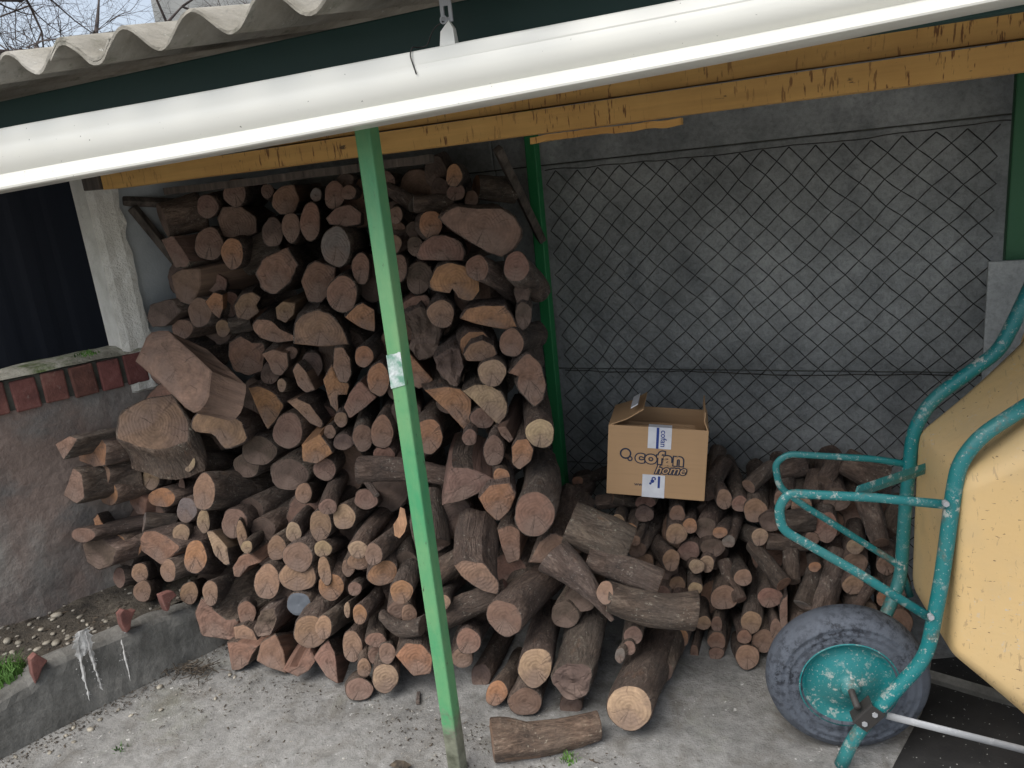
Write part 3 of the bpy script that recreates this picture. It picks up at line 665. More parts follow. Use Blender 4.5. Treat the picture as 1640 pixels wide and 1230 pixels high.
def setlabel(e, px, py, C, wm, hm, tone, shape, label=None):
    r = math.sqrt(max(wm*hm, 1e-6))
    size = 'slender' if r < .040 else 'thin' if r < .055 else 'medium' if r < .085 else 'thick' if r < .115 else 'bulky'
    asp = wm/max(hm, 1e-4); ALLP.append((px, py, size, TONE[tone][1], e))
    sh = shape or ('flat oval' if asp > 1.18 else 'tall oval' if asp < .62 else 'round')
    if not label: INFO.append((e, px, py, size, sh, TONE[tone][1]))
    tag(e, label or f'{size} {sh} log with {TONE[tone][1]} end {zone_text(px, py)}', 'log', GRP)
def extrude_log(px, py, pts, tone, flags=None, d=0, Y=None, far=None, L=None, az=None, el=None, taper=None, bend=None, label=None, shape=None, zone=None, jag=0, endmat='end', facing=.3, rough=1.0):
    rnd = random.Random(int(px*31+py*17)); zone = zone or zone_of(px, py)
    C = pixpoint(px, py, zone, d, Y)
    if px < 215: flags = None; L = .20 if far is None else L
    if L is None: L = {'T': rnd.uniform(.34, .42), 'F': rnd.uniform(.3, .4), 'R': rnd.uniform(.30, .42)}[zone]
    if far is not None:
        r_ = nrm(ray(*far)); b = (C-CAM) @ r_; disc = L*L-((C-CAM) @ (C-CAM)-b*b)
        E_ = CAM+r_*(b+math.sqrt(max(disc, 0))); ax = nrm(E_-C)
    else:
        if az is None:
            va = -26+math.degrees(math.atan((px-820)/FPX)); f_ = min(max((py-600)/140, 0), 1)
            az = (va+max(0, (820-px)/600)*22)*(1-f_)+(va+4+36*min(max((640-px)/240, 0), 1))*f_ if zone == 'T' else (-6 if zone == 'R' else -10)
            az += rnd.uniform(-5, 5)
            if px < 330: az = max(az, 16)
        if el is None: el = rnd.uniform(-4, 3) - (6 if zone == 'T' and px < 480 and py > 650 else 0)
        a, b = D2R(az), D2R(el); ax = np.array([math.sin(a)*math.cos(b), math.cos(a)*math.cos(b), math.sin(b)])
    view = nrm(CAM-C); n = nrm(-ax*(1-facing)+view*facing)
    ring0 = np.array([onP(x, y, C, n) for x, y in pts])
    # guard against stretched faces
    c0 = ring0.mean(0)
    taper = rnd.uniform(-.08, .10) if taper is None else taper
    MR = 9; side = nrm(np.cross(ax, (0, 0, 1) if abs(ax[2]) < .9 else (1, 0, 0))); bd = rnd.uniform(-.02, .02) if bend is None else bend
    rings = [c0+(ring0-c0)*.945]
    for k in range(MR):
        t = (k+.06)/(MR-1+.06) if k else .008
        rings.append(c0+(ring0-c0)*(1+taper*t)+ax*L*t+side*bd*math.sin(math.pi*t)*1.0+np.array([0, 0, bd*.4])*math.sin(math.pi*t))
    e = build_log(c0, ax, L, rings, flags or [0]*len(pts), tone, rnd, jag, endmat=endmat, rough=rough)
    wpx = max(p[0] for p in pts)-min(p[0] for p in pts); hpx = max(p[1] for p in pts)-min(p[1] for p in pts)
    sc = depth(C)/FPX; setlabel(e, px, py, C, wpx*sc, hpx*sc, tone, shape, label)
    return e
def E_(px, py, w_, h_, tone, rot=0, half=None, irr=.06, **o):
    rnd = random.Random(int(px*13+py*29)); pts = []; fl = []; ph = [rnd.uniform(0, 6.28) for _ in range(4)]
    for k in range(N):
        a = 2*math.pi*k/N
        r = 1+irr*(math.sin(2*a+ph[0])*.5+math.sin(3*a+ph[1])*.6+math.sin(5*a+ph[2])*.35)
        x, y = math.cos(a)*r, math.sin(a)*r; f = 0
        if half is not None:
            ha = D2R(half); u = x*math.cos(ha)-y*math.sin(ha)      # image y is downwards
            lim = .12
            if u > lim: x -= (u-lim)*math.cos(ha); y += (u-lim)*math.sin(ha); f = 1
        fl.append(f); c, s = math.cos(D2R(rot)), math.sin(D2R(rot))
        g_ = 1.13 if max(w_, h_) < 50 else 1.05; X, Y_ = x*w_/2*g_, y*h_/2*g_; pts.append((px+X*c-Y_*s, py+X*s+Y_*c))
    if half is not None: o.setdefault('shape', 'split half')
    return extrude_log(px, py, pts, tone, fl if half is not None else None, **o)
def P_(fr, poly, tone, split=None, **o):
    x0, y0, s = FR[fr] if isinstance(fr, str) else (0, 0, 1)
    Q = [(x0+x/s, y0+y/s) for x, y in poly]
    ar = sum(Q[i][0]*Q[(i+1) % len(Q)][1]-Q[(i+1) % len(Q)][0]*Q[i][1] for i in range(len(Q)))
    ln = [math.dist(Q[i], Q[(i+1) % len(Q)]) for i in range(len(Q))]
    ext = max(max(p[0] for p in Q)-min(p[0] for p in Q), max(p[1] for p in Q)-min(p[1] for p in Q))
    sp = [l > .5*ext for l in ln] if split is None else [i in split for i in range(len(Q))]
    if ar < 0: Q = Q[::-1]; m_ = len(sp); sp = [sp[(m_-2-i) % m_] for i in range(m_)]
    gx, gy = sum(q[0] for q in Q)/len(Q), sum(q[1] for q in Q)/len(Q); Q = [(gx+(q[0]-gx)*1.06, gy+(q[1]-gy)*1.06) for q in Q]
    pts, idx = resample(Q, N); fl = [1 if sp[i] else 0 for i in idx]
    px = sum(p[0] for p in pts)/N; py = sum(p[1] for p in pts)/N
    o.setdefault('shape', 'split'); o.setdefault('jag', .002)
    return extrude_log(px, py, pts, tone, fl if any(fl) else None, **o)
def T_(x0, y0, x1, y1, r0, r1, tone, d0=0, d1=0, bend=0, zone=None, label=None, Y0=None, Y1=None, tint=None, patch=None, knob=None, sag=0, rough=1.0, shape='lying'):
    """bark covered log seen from the side, between two pixels; r0 and r1 in pixels"""
    rnd = random.Random(int(x0*7+y0*3)); zone = zone or zone_of((x0+x1)/2, (y0+y1)/2)
    A = pixpoint(x0, y0, zone, d0, Y0); B = pixpoint(x1, y1, zone, d1, Y1); ax = nrm(B-A); L = np.linalg.norm(B-A)
    ra, rb = r0*depth(A)/FPX, r1*depth(B)/FPX
    u = nrm(np.cross(ax, (0, 0, 1) if abs(ax[2]) < .9 else (1, 0, 0))); v = np.cross(u, ax); MR = 12; rings = []
    v_img = nrm(UP-ax*(UP @ ax))
    for k in range(-1, MR+2):
        t = min(max(k/MR, 0), 1); r = ra+(rb-ra)*t
        if k < 0 or k > MR: r *= .96
        cx = A+ax*L*t+v_img*bend*depth(A)/FPX*math.sin(math.pi*t)
        if k < 0: cx = cx-ax*.003
        if k > MR: cx = cx+ax*.003
        ring = []
        for i in range(N):
            a = -2*math.pi*i/N; rr = r*(1+.05*math.sin(2*a+x0)+.05*math.sin(3*a+y0))
            if knob and abs(t-knob[0]) < .22: rr *= 1+knob[2]*math.cos((t-knob[0])/.22*math.pi/2)*max(0, math.cos(a-knob[1]))**3
            ring.append(cx+u*rr*math.cos(a)+v*rr*math.sin(a))
        rings.append(np.array(ring))
    e = build_log(A, ax, L, rings, [0]*N, tone, rnd, both=True, rough=rough*1.2, tint=tint, patch=patch)
    setlabel(e, (x0+x1)/2, (y0+y1)/2, A, 2*ra, 2*rb, tone, shape, label); return e
def logs():
    # ---- top layers
    E_(376, 309, 34, 40, 'b', d=.03); E_(332, 331, 31, 35, 'b', d=.02)
    T_(262, 352, 322, 338, 26, 30, 'd', d0=.04, d1=.10, label='knobbly bark covered log end lying beside the brace below the yellow beam')
    P_('A', [(680, 500), (720, 420), (830, 410), (950, 490), (960, 600), (860, 640), (720, 630)], 'b', d=.05)
    P_('A', [(1080, 330), (1130, 270), (1230, 255), (1270, 370), (1230, 460), (1130, 470), (1075, 410)], 'R', d=.02)
    E_(428, 306, 18, 22, 'b', d=.05); E_(506, 312, 16, 21, 'g', d=.02); E_(536, 312, 31, 41, 'R', d=.02)
    E_(466, 364, 26, 44, 'b', d=-.02); E_(497, 355, 32, 60, 'R'); E_(437, 372, 30, 44, 'd', d=.0, rough=2)
    P_('A', [(1475, 500), (1530, 430), (1640, 400), (1720, 460), (1720, 540), (1600, 560), (1500, 540)], 'b', d=.02)
    E_(335, 391, 44, 54, 'b'); E_(372, 406, 35, 50, 'o', d=-.04, label='squarish log end with bright orange wood and dark pith spot below the beam')
    E_(538, 395, 46, 64, 'g', d=-.01, label='tall oval log end with pale grey heart ringed by darker wood')
    P_('A', [(270, 660), (350, 630), (470, 810), (450, 850), (370, 860)], 'b', d=-.02, label='small split board end where the dark brace meets the stack', L=.2, split=[1, 4])
    T_(392, 418, 452, 392, 26, 30, 'd', d0=.08, d1=.14)
    P_('A', [(960, 900), (1010, 800), (1180, 720), (1260, 840), (1200, 960), (1090, 1060), (1000, 1010)], 'R', d=-.01, jag=.006)
    P_('A', [(340, 920), (400, 880), (540, 870), (545, 1000), (480, 1130), (380, 1100)], 'b', d=-.01)
    P_('A', [(585, 880), (640, 870), (740, 950), (740, 1010), (700, 1060), (600, 1020)], 'R', d=.02)
    P_('A', [(1290, 960), (1330, 850), (1390, 815), (1530, 860), (1520, 1020), (1430, 1110), (1340, 1100)], 'R', d=.0)
    E_(548, 471, 47, 60, 'R', d=-.03); E_(320, 500, 36, 42, 'b', d=-.02)
    P_('A', [(590, 1110), (650, 1040), (710, 1060), (715, 1160), (690, 1230), (640, 1190)], 'o', d=-.03)
    P_('A', [(800, 1140), (850, 1060), (930, 1040), (990, 1080), (960, 1130), (980, 1180), (900, 1240), (820, 1220)], 't', d=-.03, label='lobed tan log end with dark hollow spot below the reddish split log')
    P_('A', [(1100, 1150), (1150, 1110), (1240, 1120), (1230, 1200), (1170, 1260), (1110, 1230)], 't', d=-.01, L=.4)
    E_(369, 488, 24, 40, 'R', d=.03); P_('A', [(160, 1230), (190, 1130), (340, 1090), (400, 1180), (300, 1280), (200, 1290)], 'd', d=.02)
    # ---- top right part of the tall stack
    E_(615, 293, 32, 36, 'b', d=.06); E_(558, 308, 22, 22, 'R', d=.03); E_(553, 289, 24, 22, 'd', d=.06)
    E_(698, 276, 36, 50, 'd', d=.10); E_(727, 281, 24, 33, 'o', d=.02); E_(705, 302, 26, 32, 'd', d=.08); E_(730, 308, 26, 26, 'b', d=.06)
    T_(764, 300, 822, 304, 19, 20, 'o', d0=.20, d1=.30, label='lying bark log with orange end tucked behind the grey brace')
    E_(755, 319, 20, 26, 'b', d=.12); T_(664, 326, 724, 326, 13, 16, 'g', d0=.02, d1=.09); T_(622, 300, 662, 326, 10, 14, 'g', d0=.08, d1=.07)
    E_(633, 345, 22, 25, 'b', d=-.01); E_(628, 366, 38, 28, 'R', half=270, d=.03); E_(690, 360, 35, 42, 'o', d=-.02)
    P_('B', [(755, 500), (800, 445), (880, 415), (1010, 430), (1090, 430), (1200, 430), (1300, 500), (1345, 600), (1300, 710), (1200, 775), (1090, 740), (960, 660), (800, 555)], 'b', split=[], d=-.04, shape='', label='very thick teardrop shaped log end below the grey brace')
    P_('B', [(580, 770), (620, 680), (700, 630), (800, 625), (890, 670), (925, 740), (915, 805), (740, 803), (600, 800)], 'R', split=[6, 7], d=-.02, label='reddish half log resting flat side down below the brace')
    E_(665, 394, 24, 28, 'd', d=.03); E_(629, 391, 26, 29, 't', d=-.02); E_(636, 430, 31, 41, 'b', d=-.01); E_(578, 430, 28, 50, 'R', d=.02)
    E_(664, 368, 26, 26, 'd', d=.06)
    P_('B', [(680, 960), (720, 860), (820, 825), (930, 850), (1030, 930), (1035, 1030), (980, 1105), (890, 1085), (850, 1020), (830, 990), (820, 1050), (690, 1020)], 'o', split=[], d=-.01, shape='', label='kidney shaped log end with dark central crack between the posts')
    E_(764, 429, 34, 37, 'R', far=(825, 475), L=.30, d=-.06, label='round reddish log end lying over the kidney shaped log', bend=.02); E_(827, 427, 36, 46, 'R', far=(862, 462), L=.32, d=-.03)
    E_(671, 445, 42, 52, 'd', d=.05); P_('B', [(430, 1150), (560, 1070), (650, 1060), (690, 1130), (660, 1200), (500, 1210)], 'R', d=.02)
    E_(706, 503, 39, 42, 't', d=-.02); P_('D', [(60, 80), (140, 0), (190, -20), (270, 30), (275, 185), (180, 160)], 'o', d=.0, split=[5])
    # ---- middle left
    E_(292, 527, 32, 28, 'b', d=.02); E_(357, 526, 22, 25, 't', d=-.02); T_(370, 522, 402, 516, 14, 13, 'd', d0=.01, d1=.03)
    P_('C', [(930, 140), (960, 100), (1030, 100), (1080, 115), (1130, 170), (1240, 220), (1230, 250), (1110, 265), (1000, 235), (940, 180)], 't', split=[], d=-.03, label='flat leaf shaped tan log end beside the wide half log')
    P_('C', [(1240, 270), (1235, 130), (1290, 70), (1400, 30), (1500, 60), (1580, 150), (1630, 275), (1430, 290)], 't', split=[6, 7], d=-.04, label='wide dome shaped half log resting on its flat side')
    P_('C', [(765, 270), (840, 220), (930, 270), (1010, 270), (1020, 330), (1000, 470), (900, 505), (800, 470), (760, 380)], 'R', d=-.01)
    P_('C', [(1000, 350), (1080, 320), (1180, 350), (1190, 440), (1140, 510), (1080, 490), (1050, 420)], 't', d=-.03)
    E_(432, 600, 28, 28, 'd', d=.0); E_(466, 565, 20, 18, 'b', d=.02); E_(451, 617, 13, 20, 'p', far=(486, 616), L=.3, d=-.03, label='thin pale ended stick poking out below a half log')
    P_('C', [(1225, 470), (1260, 415), (1320, 480), (1385, 610), (1320, 632), (1260, 580)], 't', far=(528, 582), L=.36, d=-.02, split=[2])
    P_('C', [(1530, 310), (1590, 300), (1640, 380), (1650, 500), (1620, 560), (1560, 550), (1520, 450)], 't', d=-.03, split=[])
    P_('C', [(1450, 540), (1510, 430), (1550, 530), (1640, 570), (1620, 650), (1550, 650), (1560, 780), (1500, 720)], 'o', d=.0, split=[])
    P_('C', [(905, 600), (980, 585), (1090, 640), (1160, 730), (1100, 830), (1040, 900), (980, 780)], 'o', d=-.02, split=[5, 6], label='orange wedge shaped split log pointing down')
    P_('C', [(1190, 700), (1260, 680), (1350, 720), (1400, 790), (1445, 850), (1430, 890), (1350, 850), (1260, 760)], 't', far=(520, 640), L=.36, d=-.02, split=[0, 6])
    E_(461, 690, 47, 57, 'b', d=-.01); P_('C', [(1295, 1015), (1420, 940), (1470, 1000), (1515, 1070), (1400, 1150), (1300, 1130)], 'o', d=-.05)
    E_(546, 672, 20, 22, 'b', d=-.03); E_(528, 692, 18, 20, 'b', d=-.02); E_(550, 708, 30, 24, 'd', d=.0)
    E_(415, 722, 56, 46, 'd', d=.04); E_(395, 745, 40, 36, 'd', d=.05); E_(500, 585, 30, 40, 'd', d=.06); E_(404, 640, 30, 70, 'd', d=.08)
    P_('C', [(490, 850), (510, 800), (580, 765), (650, 750), (760, 790), (850, 850), (890, 970), (870, 990), (740, 1045), (690, 1000), (650, 930), (620, 930), (520, 920), (490, 900)], 't', split=[], d=-.06, label='arched hollow cracked log end with dark gash beside the huge block')
    # huge split block and thick round at the pillar
    P_(None, [(221, 580), (240, 536), (268, 532), (337, 596), (330, 640), (312, 660), (296, 650), (258, 612)], 'b', split=list(range(8)), far=(366, 622), L=.13, d=-.22, facing=.55, taper=-.12, label='huge squared split wood block lying against the cream pillar')
    P_(None, [(188, 702), (192, 664), (232, 640), (276, 634), (302, 678), (300, 706), (262, 720), (222, 716)], 'b', split=[], el=-74, az=10, L=.13, d=-.12, facing=.62, taper=.02, shape='', label='very thick stump with bark below its dull brown sawn top by the stained wall')
    # ---- middle right
    E_(583, 571, 27, 33, 'o', d=-.04, label='round log end with orange wood close to the tape on the light green post'); E_(606, 608, 34, 54, 'o', d=-.01)
    P_('D', [(50, 740), (90, 640), (160, 550), (280, 670), (200, 740), (90, 820)], 'R', d=-.02)
    P_('D', [(480, 370), (520, 340), (600, 430), (700, 540), (600, 600), (520, 570)], 'o', split=[1, 2], d=-.02)
    P_(None, [(640, 505), (672, 492), (700, 508), (706, 540), (694, 570), (672, 578), (655, 556), (664, 536)], 'd', split=[], d=.0, jag=.02, label='dark torn bark chunk wedged among the logs between the posts', shape='torn', rough=3)
    P_('D', [(710, 380), (820, 310), (890, 320), (930, 440), (890, 520), (880, 590), (820, 570), (740, 470)], 'd', split=[], d=-.05, jag=.018, label='reddish brown burl of rough bark beside the domed log', rough=3)
    P_('D', [(895, 330), (900, 240), (960, 190), (1060, 190), (1130, 260), (1110, 330), (940, 380)], 'o', split=[], d=-.01)
    P_('D', [(925, 350), (970, 280), (1060, 250), (1140, 290), (1162, 350), (1100, 400), (950, 400)], 't', split=[5], d=-.05)
    E_(788, 597, 43, 39, 'p', d=-.06); P_('D', [(920, 620), (1000, 575), (1110, 575), (1200, 630), (1240, 720), (1230, 800), (1175, 865), (1000, 690)], 'p', split=[6, 7], d=-.03, label='large pale half log with flat side facing down beside the orange wedge')
    P_('D', [(645, 615), (800, 590), (900, 610), (980, 690), (970, 850), (935, 905), (800, 760)], 'o', split=[5, 6], d=-.02, label='orange brown split log tapering to a point below the burl')
    E_(819, 549, 35, 43, 'R', far=(860, 535), L=.32, d=-.02)
    P_('D', [(1250, 490), (1310, 420), (1390, 340), (1480, 420), (1520, 580), (1500, 680), (1440, 735), (1360, 650), (1310, 580), (1330, 500)], 'R', split=[], d=-.02, jag=.008, label='cracked reddish split log end touching the dark green post')
    P_('D', [(905, 90), (950, 20), (1080, 0), (1220, 0), (1270, 70), (1320, 180), (1180, 160), (1020, 130)], 'o', split=[5, 6, 7], d=-.02, label='long low half log with orange brown end high between the posts')
    E_(838, 506, 24, 40, 'd', d=.03, L=.2); E_(836, 470, 22, 36, 'd', d=.06, L=.2); E_(612, 692, 34, 48, 'R', d=-.02); E_(685, 699, 47, 57, 'o', d=-.04, label='large round log end with orange brown wood just past the light green post')
    E_(581, 701, 30, 40, 'b', d=-.02); E_(615, 728, 32, 26, 'R', d=.01); E_(752, 701, 21, 25, 'b', d=-.02); E_(772, 670, 36, 30, 'b', d=.03)
    E_(865, 694, 42, 43, 'y', d=-.04, label='bright yellowish round log end touching the dark green post'); P_('D', [(1275, 1030), (1310, 980), (1390, 970), (1430, 1050), (1410, 1130), (1330, 1195), (1280, 1150)], 'o', split=[], d=-.04, label='orange log end with a dark knot hole at its foot')
    E_(791, 722, 31, 50, 'b', d=-.02); P_('D', [(1170, 890), (1230, 880), (1285, 970), (1260, 1000), (1200, 950)], 'b', far=(836, 640), L=.33, d=-.03)
    E_(650, 660, 44, 40, 'd', d=.05); E_(640, 620, 40, 40, 'd', d=.06); E_(720, 640, 40, 40, 'd', d=.06)
    # ---- lower left pile along the stained wall
    P_('E', [(210, 260), (270, 180), (350, 115), (410, 200), (400, 340), (320, 355), (220, 310)], 'o', split=[2, 3], d=-.05, label='bright orange split log end high in the pile by the stained wall')
    P_('E', [(40, 190), (140, 130), (200, 150), (150, 230), (100, 300)], 'b', d=.0)
    P_('E', [(100, 560), (140, 450), (170, 360), (230, 410), (250, 580), (190, 620)], 'b', d=-.03)
    E_(165, 762, 21, 36, 't', d=-.01); E_(175, 792, 25, 33, 'o', d=-.04); E_(195, 766, 15, 35, 't', far=(232, 768), L=.3); E_(242, 764, 24, 41, 'p', far=(300, 742), L=.34, d=-.03)
    E_(302, 740, 18, 30, 'y', far=(385, 742), L=.38, d=-.06, label='smooth thin log with bright yellowish end below the hollow log')
    P_('E', [(580, 560), (640, 540), (700, 600), (690, 700), (640, 700), (585, 620)], 'R', d=.0); E_(259, 797, 39, 29, 'o', d=-.02)
    E_(291, 783, 10, 32, 'b', far=(318, 780), L=.2, d=.0); E_(327, 788, 35, 59, 't', far=(448, 778), L=.42, d=-.09, taper=.0, label='very thick smooth log lying lengthwise with big tan oval end')
    E_(299, 817, 29, 38, 'g', d=-.02, label='weathered grey log end with a crack under the very thick smooth log'); E_(326, 835, 19, 35, 'p', d=-.03, far=(380, 828), L=.34); E_(290, 856, 25, 32, 'p', far=(340, 845), L=.34, d=-.05)
    P_('E', [(320, 740), (350, 700), (380, 760), (420, 810), (435, 875), (390, 870), (340, 810)], 'o', far=(206, 828), L=.34, d=-.04, split=[1, 2, 3], rough=2.5)
    E_(133, 857, 36, 21, 'b', d=-.01); E_(181, 866, 35, 22, 'o', d=-.01); E_(212, 877, 25, 33, 'o', d=-.03)
    P_('E', [(660, 880), (690, 825), (760, 820), (850, 860), (950, 940), (900, 985), (810, 1065), (670, 965)], 'R', split=[5, 6], d=-.05, label='reddish split log end with long grain lines low in the left pile')
    T_(232, 836, 280, 838, 16, 16, 'g', d0=-.02, d1=.05); E_(313, 892, 37, 52, 'o', d=-.06, far=(372, 895), L=.34)
    P_('E', [(1145, 830), (1180, 820), (1240, 880), (1290, 940), (1310, 1060), (1280, 1072), (1200, 990)], 'p', far=(400, 866), L=.32, d=-.06, split=[1, 2])
    E_(388, 859, 16, 50, 't', far=(412, 826), L=.35, d=-.06, rot=-12); E_(395, 876, 17, 19, 'p', far=(470, 818), L=.42, d=-.10, label='slender long branch with small pale end slanting down left of the green post')
    E_(375, 838, 38, 44, 'b', far=(440, 812), L=.36, d=-.03)
    E_(224, 918, 25, 29, 't', far=(262, 906), L=.3, d=-.03); E_(269, 914, 22, 35, 't', d=-.04); E_(191, 925, 18, 30, 'b', d=.02); E_(202, 893, 24, 30, 'g', d=.0)
    P_(None, [(132, 872), (160, 862), (186, 880), (178, 905), (158, 912), (140, 900)], 'd', split=[1, 4], d=.02, label='charred dark split block at the left foot of the pile')
    P_('E', [(1335, 1090), (1380, 1010), (1450, 985), (1540, 1050), (1450, 1080), (1380, 1160), (1345, 1150)], 'R', d=-.05); E_(428, 932, 41, 56, 't', d=-.06)
    E_(228, 947, 26, 31, 'b', far=(268, 938), L=.3, d=-.04); E_(303, 950, 27, 33, 't', d=-.03, far=(330, 938), L=.25); E_(337, 950, 23, 37, 't', far=(388, 932), L=.34, d=-.07)
    P_('G', [(50, 200), (90, 105), (130, 130), (170, 190), (250, 250), (310, 235), (290, 370), (90, 340)], 'R', split=[5, 6], d=-.05, jag=.008, label='broad reddish split chunk resting on the end of the kerb')
    P_('G', [(290, 290), (350, 275), (410, 310), (440, 380), (300, 375)], 't', split=[3], d=-.05)
    P_('G', [(250, 390), (300, 385), (440, 410), (400, 470), (380, 520), (330, 555), (280, 560)], 'R', d=-.06, label='reddish split log on the floor where the kerb ends')
    E_(395, 982, 27, 36, 'R', d=-.03, far=(420, 955), L=.3); P_('G', [(415, 300), (460, 190), (540, 170), (560, 240), (520, 340), (440, 350)], 'd', split=[], d=-.06, rough=3, jag=.012)
    E_(478, 967, 36, 33, 'g', d=-.03, endmat='bluepaint', label='log with blue grey painted end above the bottom row'); E_(455, 955, 26, 30, 'd', d=.02)
    P_('G', [(435, 500), (460, 390), (550, 335), (600, 450), (615, 575), (500, 540)], 'R', split=[2, 3], far=(505, 1035), L=.3, d=-.05)
    P_('G', [(600, 560), (690, 600), (760, 560), (800, 500), (760, 430), (680, 560), (640, 540)], 'R', split=list(range(7)), d=-.07, L=.3, label='splintered reddish wedge with its point on the concrete floor')
    E_(497, 1012, 55, 51, 't', d=-.07); E_(518, 1005, 25, 35, 't', far=(600, 945), L=.42, d=-.10, label='long bark log slanting over the bottom row with small tan end')
    P_('G', [(790, 480), (840, 410), (880, 370), (920, 450), (940, 640), (870, 600)], 'R', split=[3], far=(565, 1052), L=.3, d=-.04)
    E_(564, 1035, 29, 47, 't', d=-.03, far=(598, 990), L=.35); E_(576, 984, 21, 30, 'o', far=(612, 945), L=.34, d=-.08); E_(556, 977, 9, 24, 'p', d=-.06, far=(580, 958), L=.2)
    E_(568, 943, 21, 20, 'b', far=(602, 915), L=.3, d=-.06); E_(643, 948, 33, 37, 'o', far=(662, 862), L=.42, d=-.10, label='upright leaning log with orange end foot beside the light green post')
    E_(602, 1025, 31, 22, 'R', far=(612, 978), L=.34, d=-.06); E_(620, 1046, 25, 31, 'b', d=-.07, far=(640, 1020), L=.3); E_(602, 1050, 22, 30, 'b', d=-.03)
    T_(612, 985, 676, 1000, 9, 17, 'd', d0=-.05, d1=-.04, bend=-14, label='dark forked branch curved over the orange half log'); 
    P_(None, [(634, 1050), (650, 1030), (676, 1032), (692, 1052), (690, 1078), (662, 1082)], 'o', split=[4, 5], d=-.04, label='orange half log in the bottom row behind the light green post')
    E_(617, 1086, 39, 43, 'p', d=-.06, label='round pale log end on the concrete floor beside the light green post'); E_(583, 1070, 21, 28, 't', d=-.05); E_(575, 1104, 42, 32, 'b', d=-.07, far=(592, 1078), L=.26, label='low bark log lying on the floor at the front of the bottom row')
    E_(635, 978, 26, 30, 'b', d=-.02); E_(655, 985, 22, 34, 't', d=.0)
    # ---- lower centre
    E_(486, 790, 24, 31, 't', far=(522, 785), L=.3, d=-.02); E_(525, 812, 28, 23, 'b', far=(562, 735), L=.44, d=-.10, label='long leaning branch with blunt lower end above two round ends', taper=.05)
    E_(551, 828, 32, 39, 'p', far=(598, 800), L=.34, d=-.05); E_(513, 842, 33, 46, 't', d=-.04); E_(470, 852, 23, 30, 'p', far=(512, 808), L=.36, d=-.08); E_(443, 878, 27, 38, 't', d=-.04)
    E_(477, 892, 44, 44, 'b', d=-.08); E_(477, 922, 57, 52, 't', d=-.05, label='thick round tan log end under a smaller one near the blue painted end'); E_(517, 879, 26, 25, 'p', far=(562, 862), L=.34, d=-.06)
    E_(520, 914, 18, 44, 't', d=-.07, rot=-10, far=(540, 905), L=.28); E_(530, 940, 39, 39, 'o', d=-.04); E_(573, 880, 29, 26, 'p', far=(640, 795), L=.46, d=-.12, label='long thick branch slanting down to a pale end left of the light green post')
    E_(575, 899, 34, 26, 't', d=-.06); E_(598, 888, 27, 32, 'b', far=(660, 840), L=.40, d=-.13); E_(613, 918, 46, 35, 'o', d=-.07, rot=-20); E_(558, 909, 20, 26, 'b', d=-.02)
    T_(577, 752, 716, 762, 22, 15, 'g', d0=-.06, d1=.02, bend=6, label='long smooth grey bough lying crosswise behind the light green post', zone='T'); T_(585, 768, 603, 792, 6, 5, 'g', d0=-.05, d1=-.07, shape='stub')
    E_(463, 760, 60, 50, 'd', d=.04); E_(520, 752, 34, 32, 'b', d=.01); E_(690, 855, 60, 60, 'd', far=(694, 800), L=.4, d=-.02); T_(695, 870, 690, 790, 26, 22, 'd', d0=-.03, d1=.02, label='thick dark upright log directly behind the light green post')
    T_(690, 925, 738, 895, 20, 18, 'b', d0=-.02, d1=.05); E_(650, 905, 40, 40, 'd', d=.02); E_(420, 850, 36, 40, 'd', d=.03); E_(400, 820, 40, 40, 'd', d=.05)
    E_(586, 800, 34, 30, 'b', d=.0, far=(612, 790), L=.3); E_(730, 830, 60, 60, 'd', d=.04)
    P_('I', [(40, 460), (60, 330), (80, 230), (200, 235), (360, 310), (250, 390), (150, 440)], 'b', split=[0, 1, 3], far=(752, 718), L=.28, d=-.06, facing=.4, label='thick bark log end split to a slanting face beside the green post')
    P_('I', [(265, 420), (330, 340), (450, 330), (490, 400), (450, 500), (380, 565), (310, 500)], 'o', split=[5, 6, 3], d=-.05, label='bright orange pointed split log end beside the huge round end')
    E_(803, 762, 25, 22, 'o', d=-.02, far=(800, 735), L=.2); E_(856, 823, 63, 73, 'R', d=-.05, irr=.03, label='huge round reddish brown log end at the foot of the dark green post')
    P_('I', [(380, 620), (450, 590), (515, 620), (515, 800), (440, 830), (400, 720)], 'R', d=.02); P_('I', [(580, 820), (640, 700), (720, 640), (820, 680), (900, 760), (760, 830)], 'b', d=.02, zone='F')
    # ---- heap in front
    P_(None, [(728, 906), (742, 897), (775, 903), (798, 932), (797, 952), (772, 946), (742, 925)], 't', split=[6], far=(772, 838), L=.21, d=-.12, facing=.45, taper=-.05, zone='F', label='upended bark log leaning with its pale sawn foot towards the green post')
    E_(708, 965, 25, 23, 't', far=(742, 922), L=.28, d=-.14, zone='F', label='short thick bark stick at the foot of the upended half log'); T_(704, 988, 812, 946, 24, 20, 'R', d0=-.06, d1=.0, zone='F', rough=1.8)
    E_(808, 990, 50, 62, 'b', far=(888, 912), L=.36, d=-.12, rot=-35, zone='F', label='very thick bark log slanting across the heap with shaded sawn end', taper=.05)
    T_(888, 890, 980, 992, 32, 4, 'd', d0=-.05, d1=-.06, zone='F', bend=8, label='bark log tapering to a sharp splintered tip in the heap')
    E_(857, 1069, 54, 62, 'p', rot=10, far=(878, 985), L=.36, d=-.08, zone='F', label='thick standing log with pale brown sawn end at the heap front'); E_(841, 1124, 53, 44, 'b', far=(862, 1060), L=.28, d=-.05, zone='F', label='thick stub with saw marked brown end under the standing log')
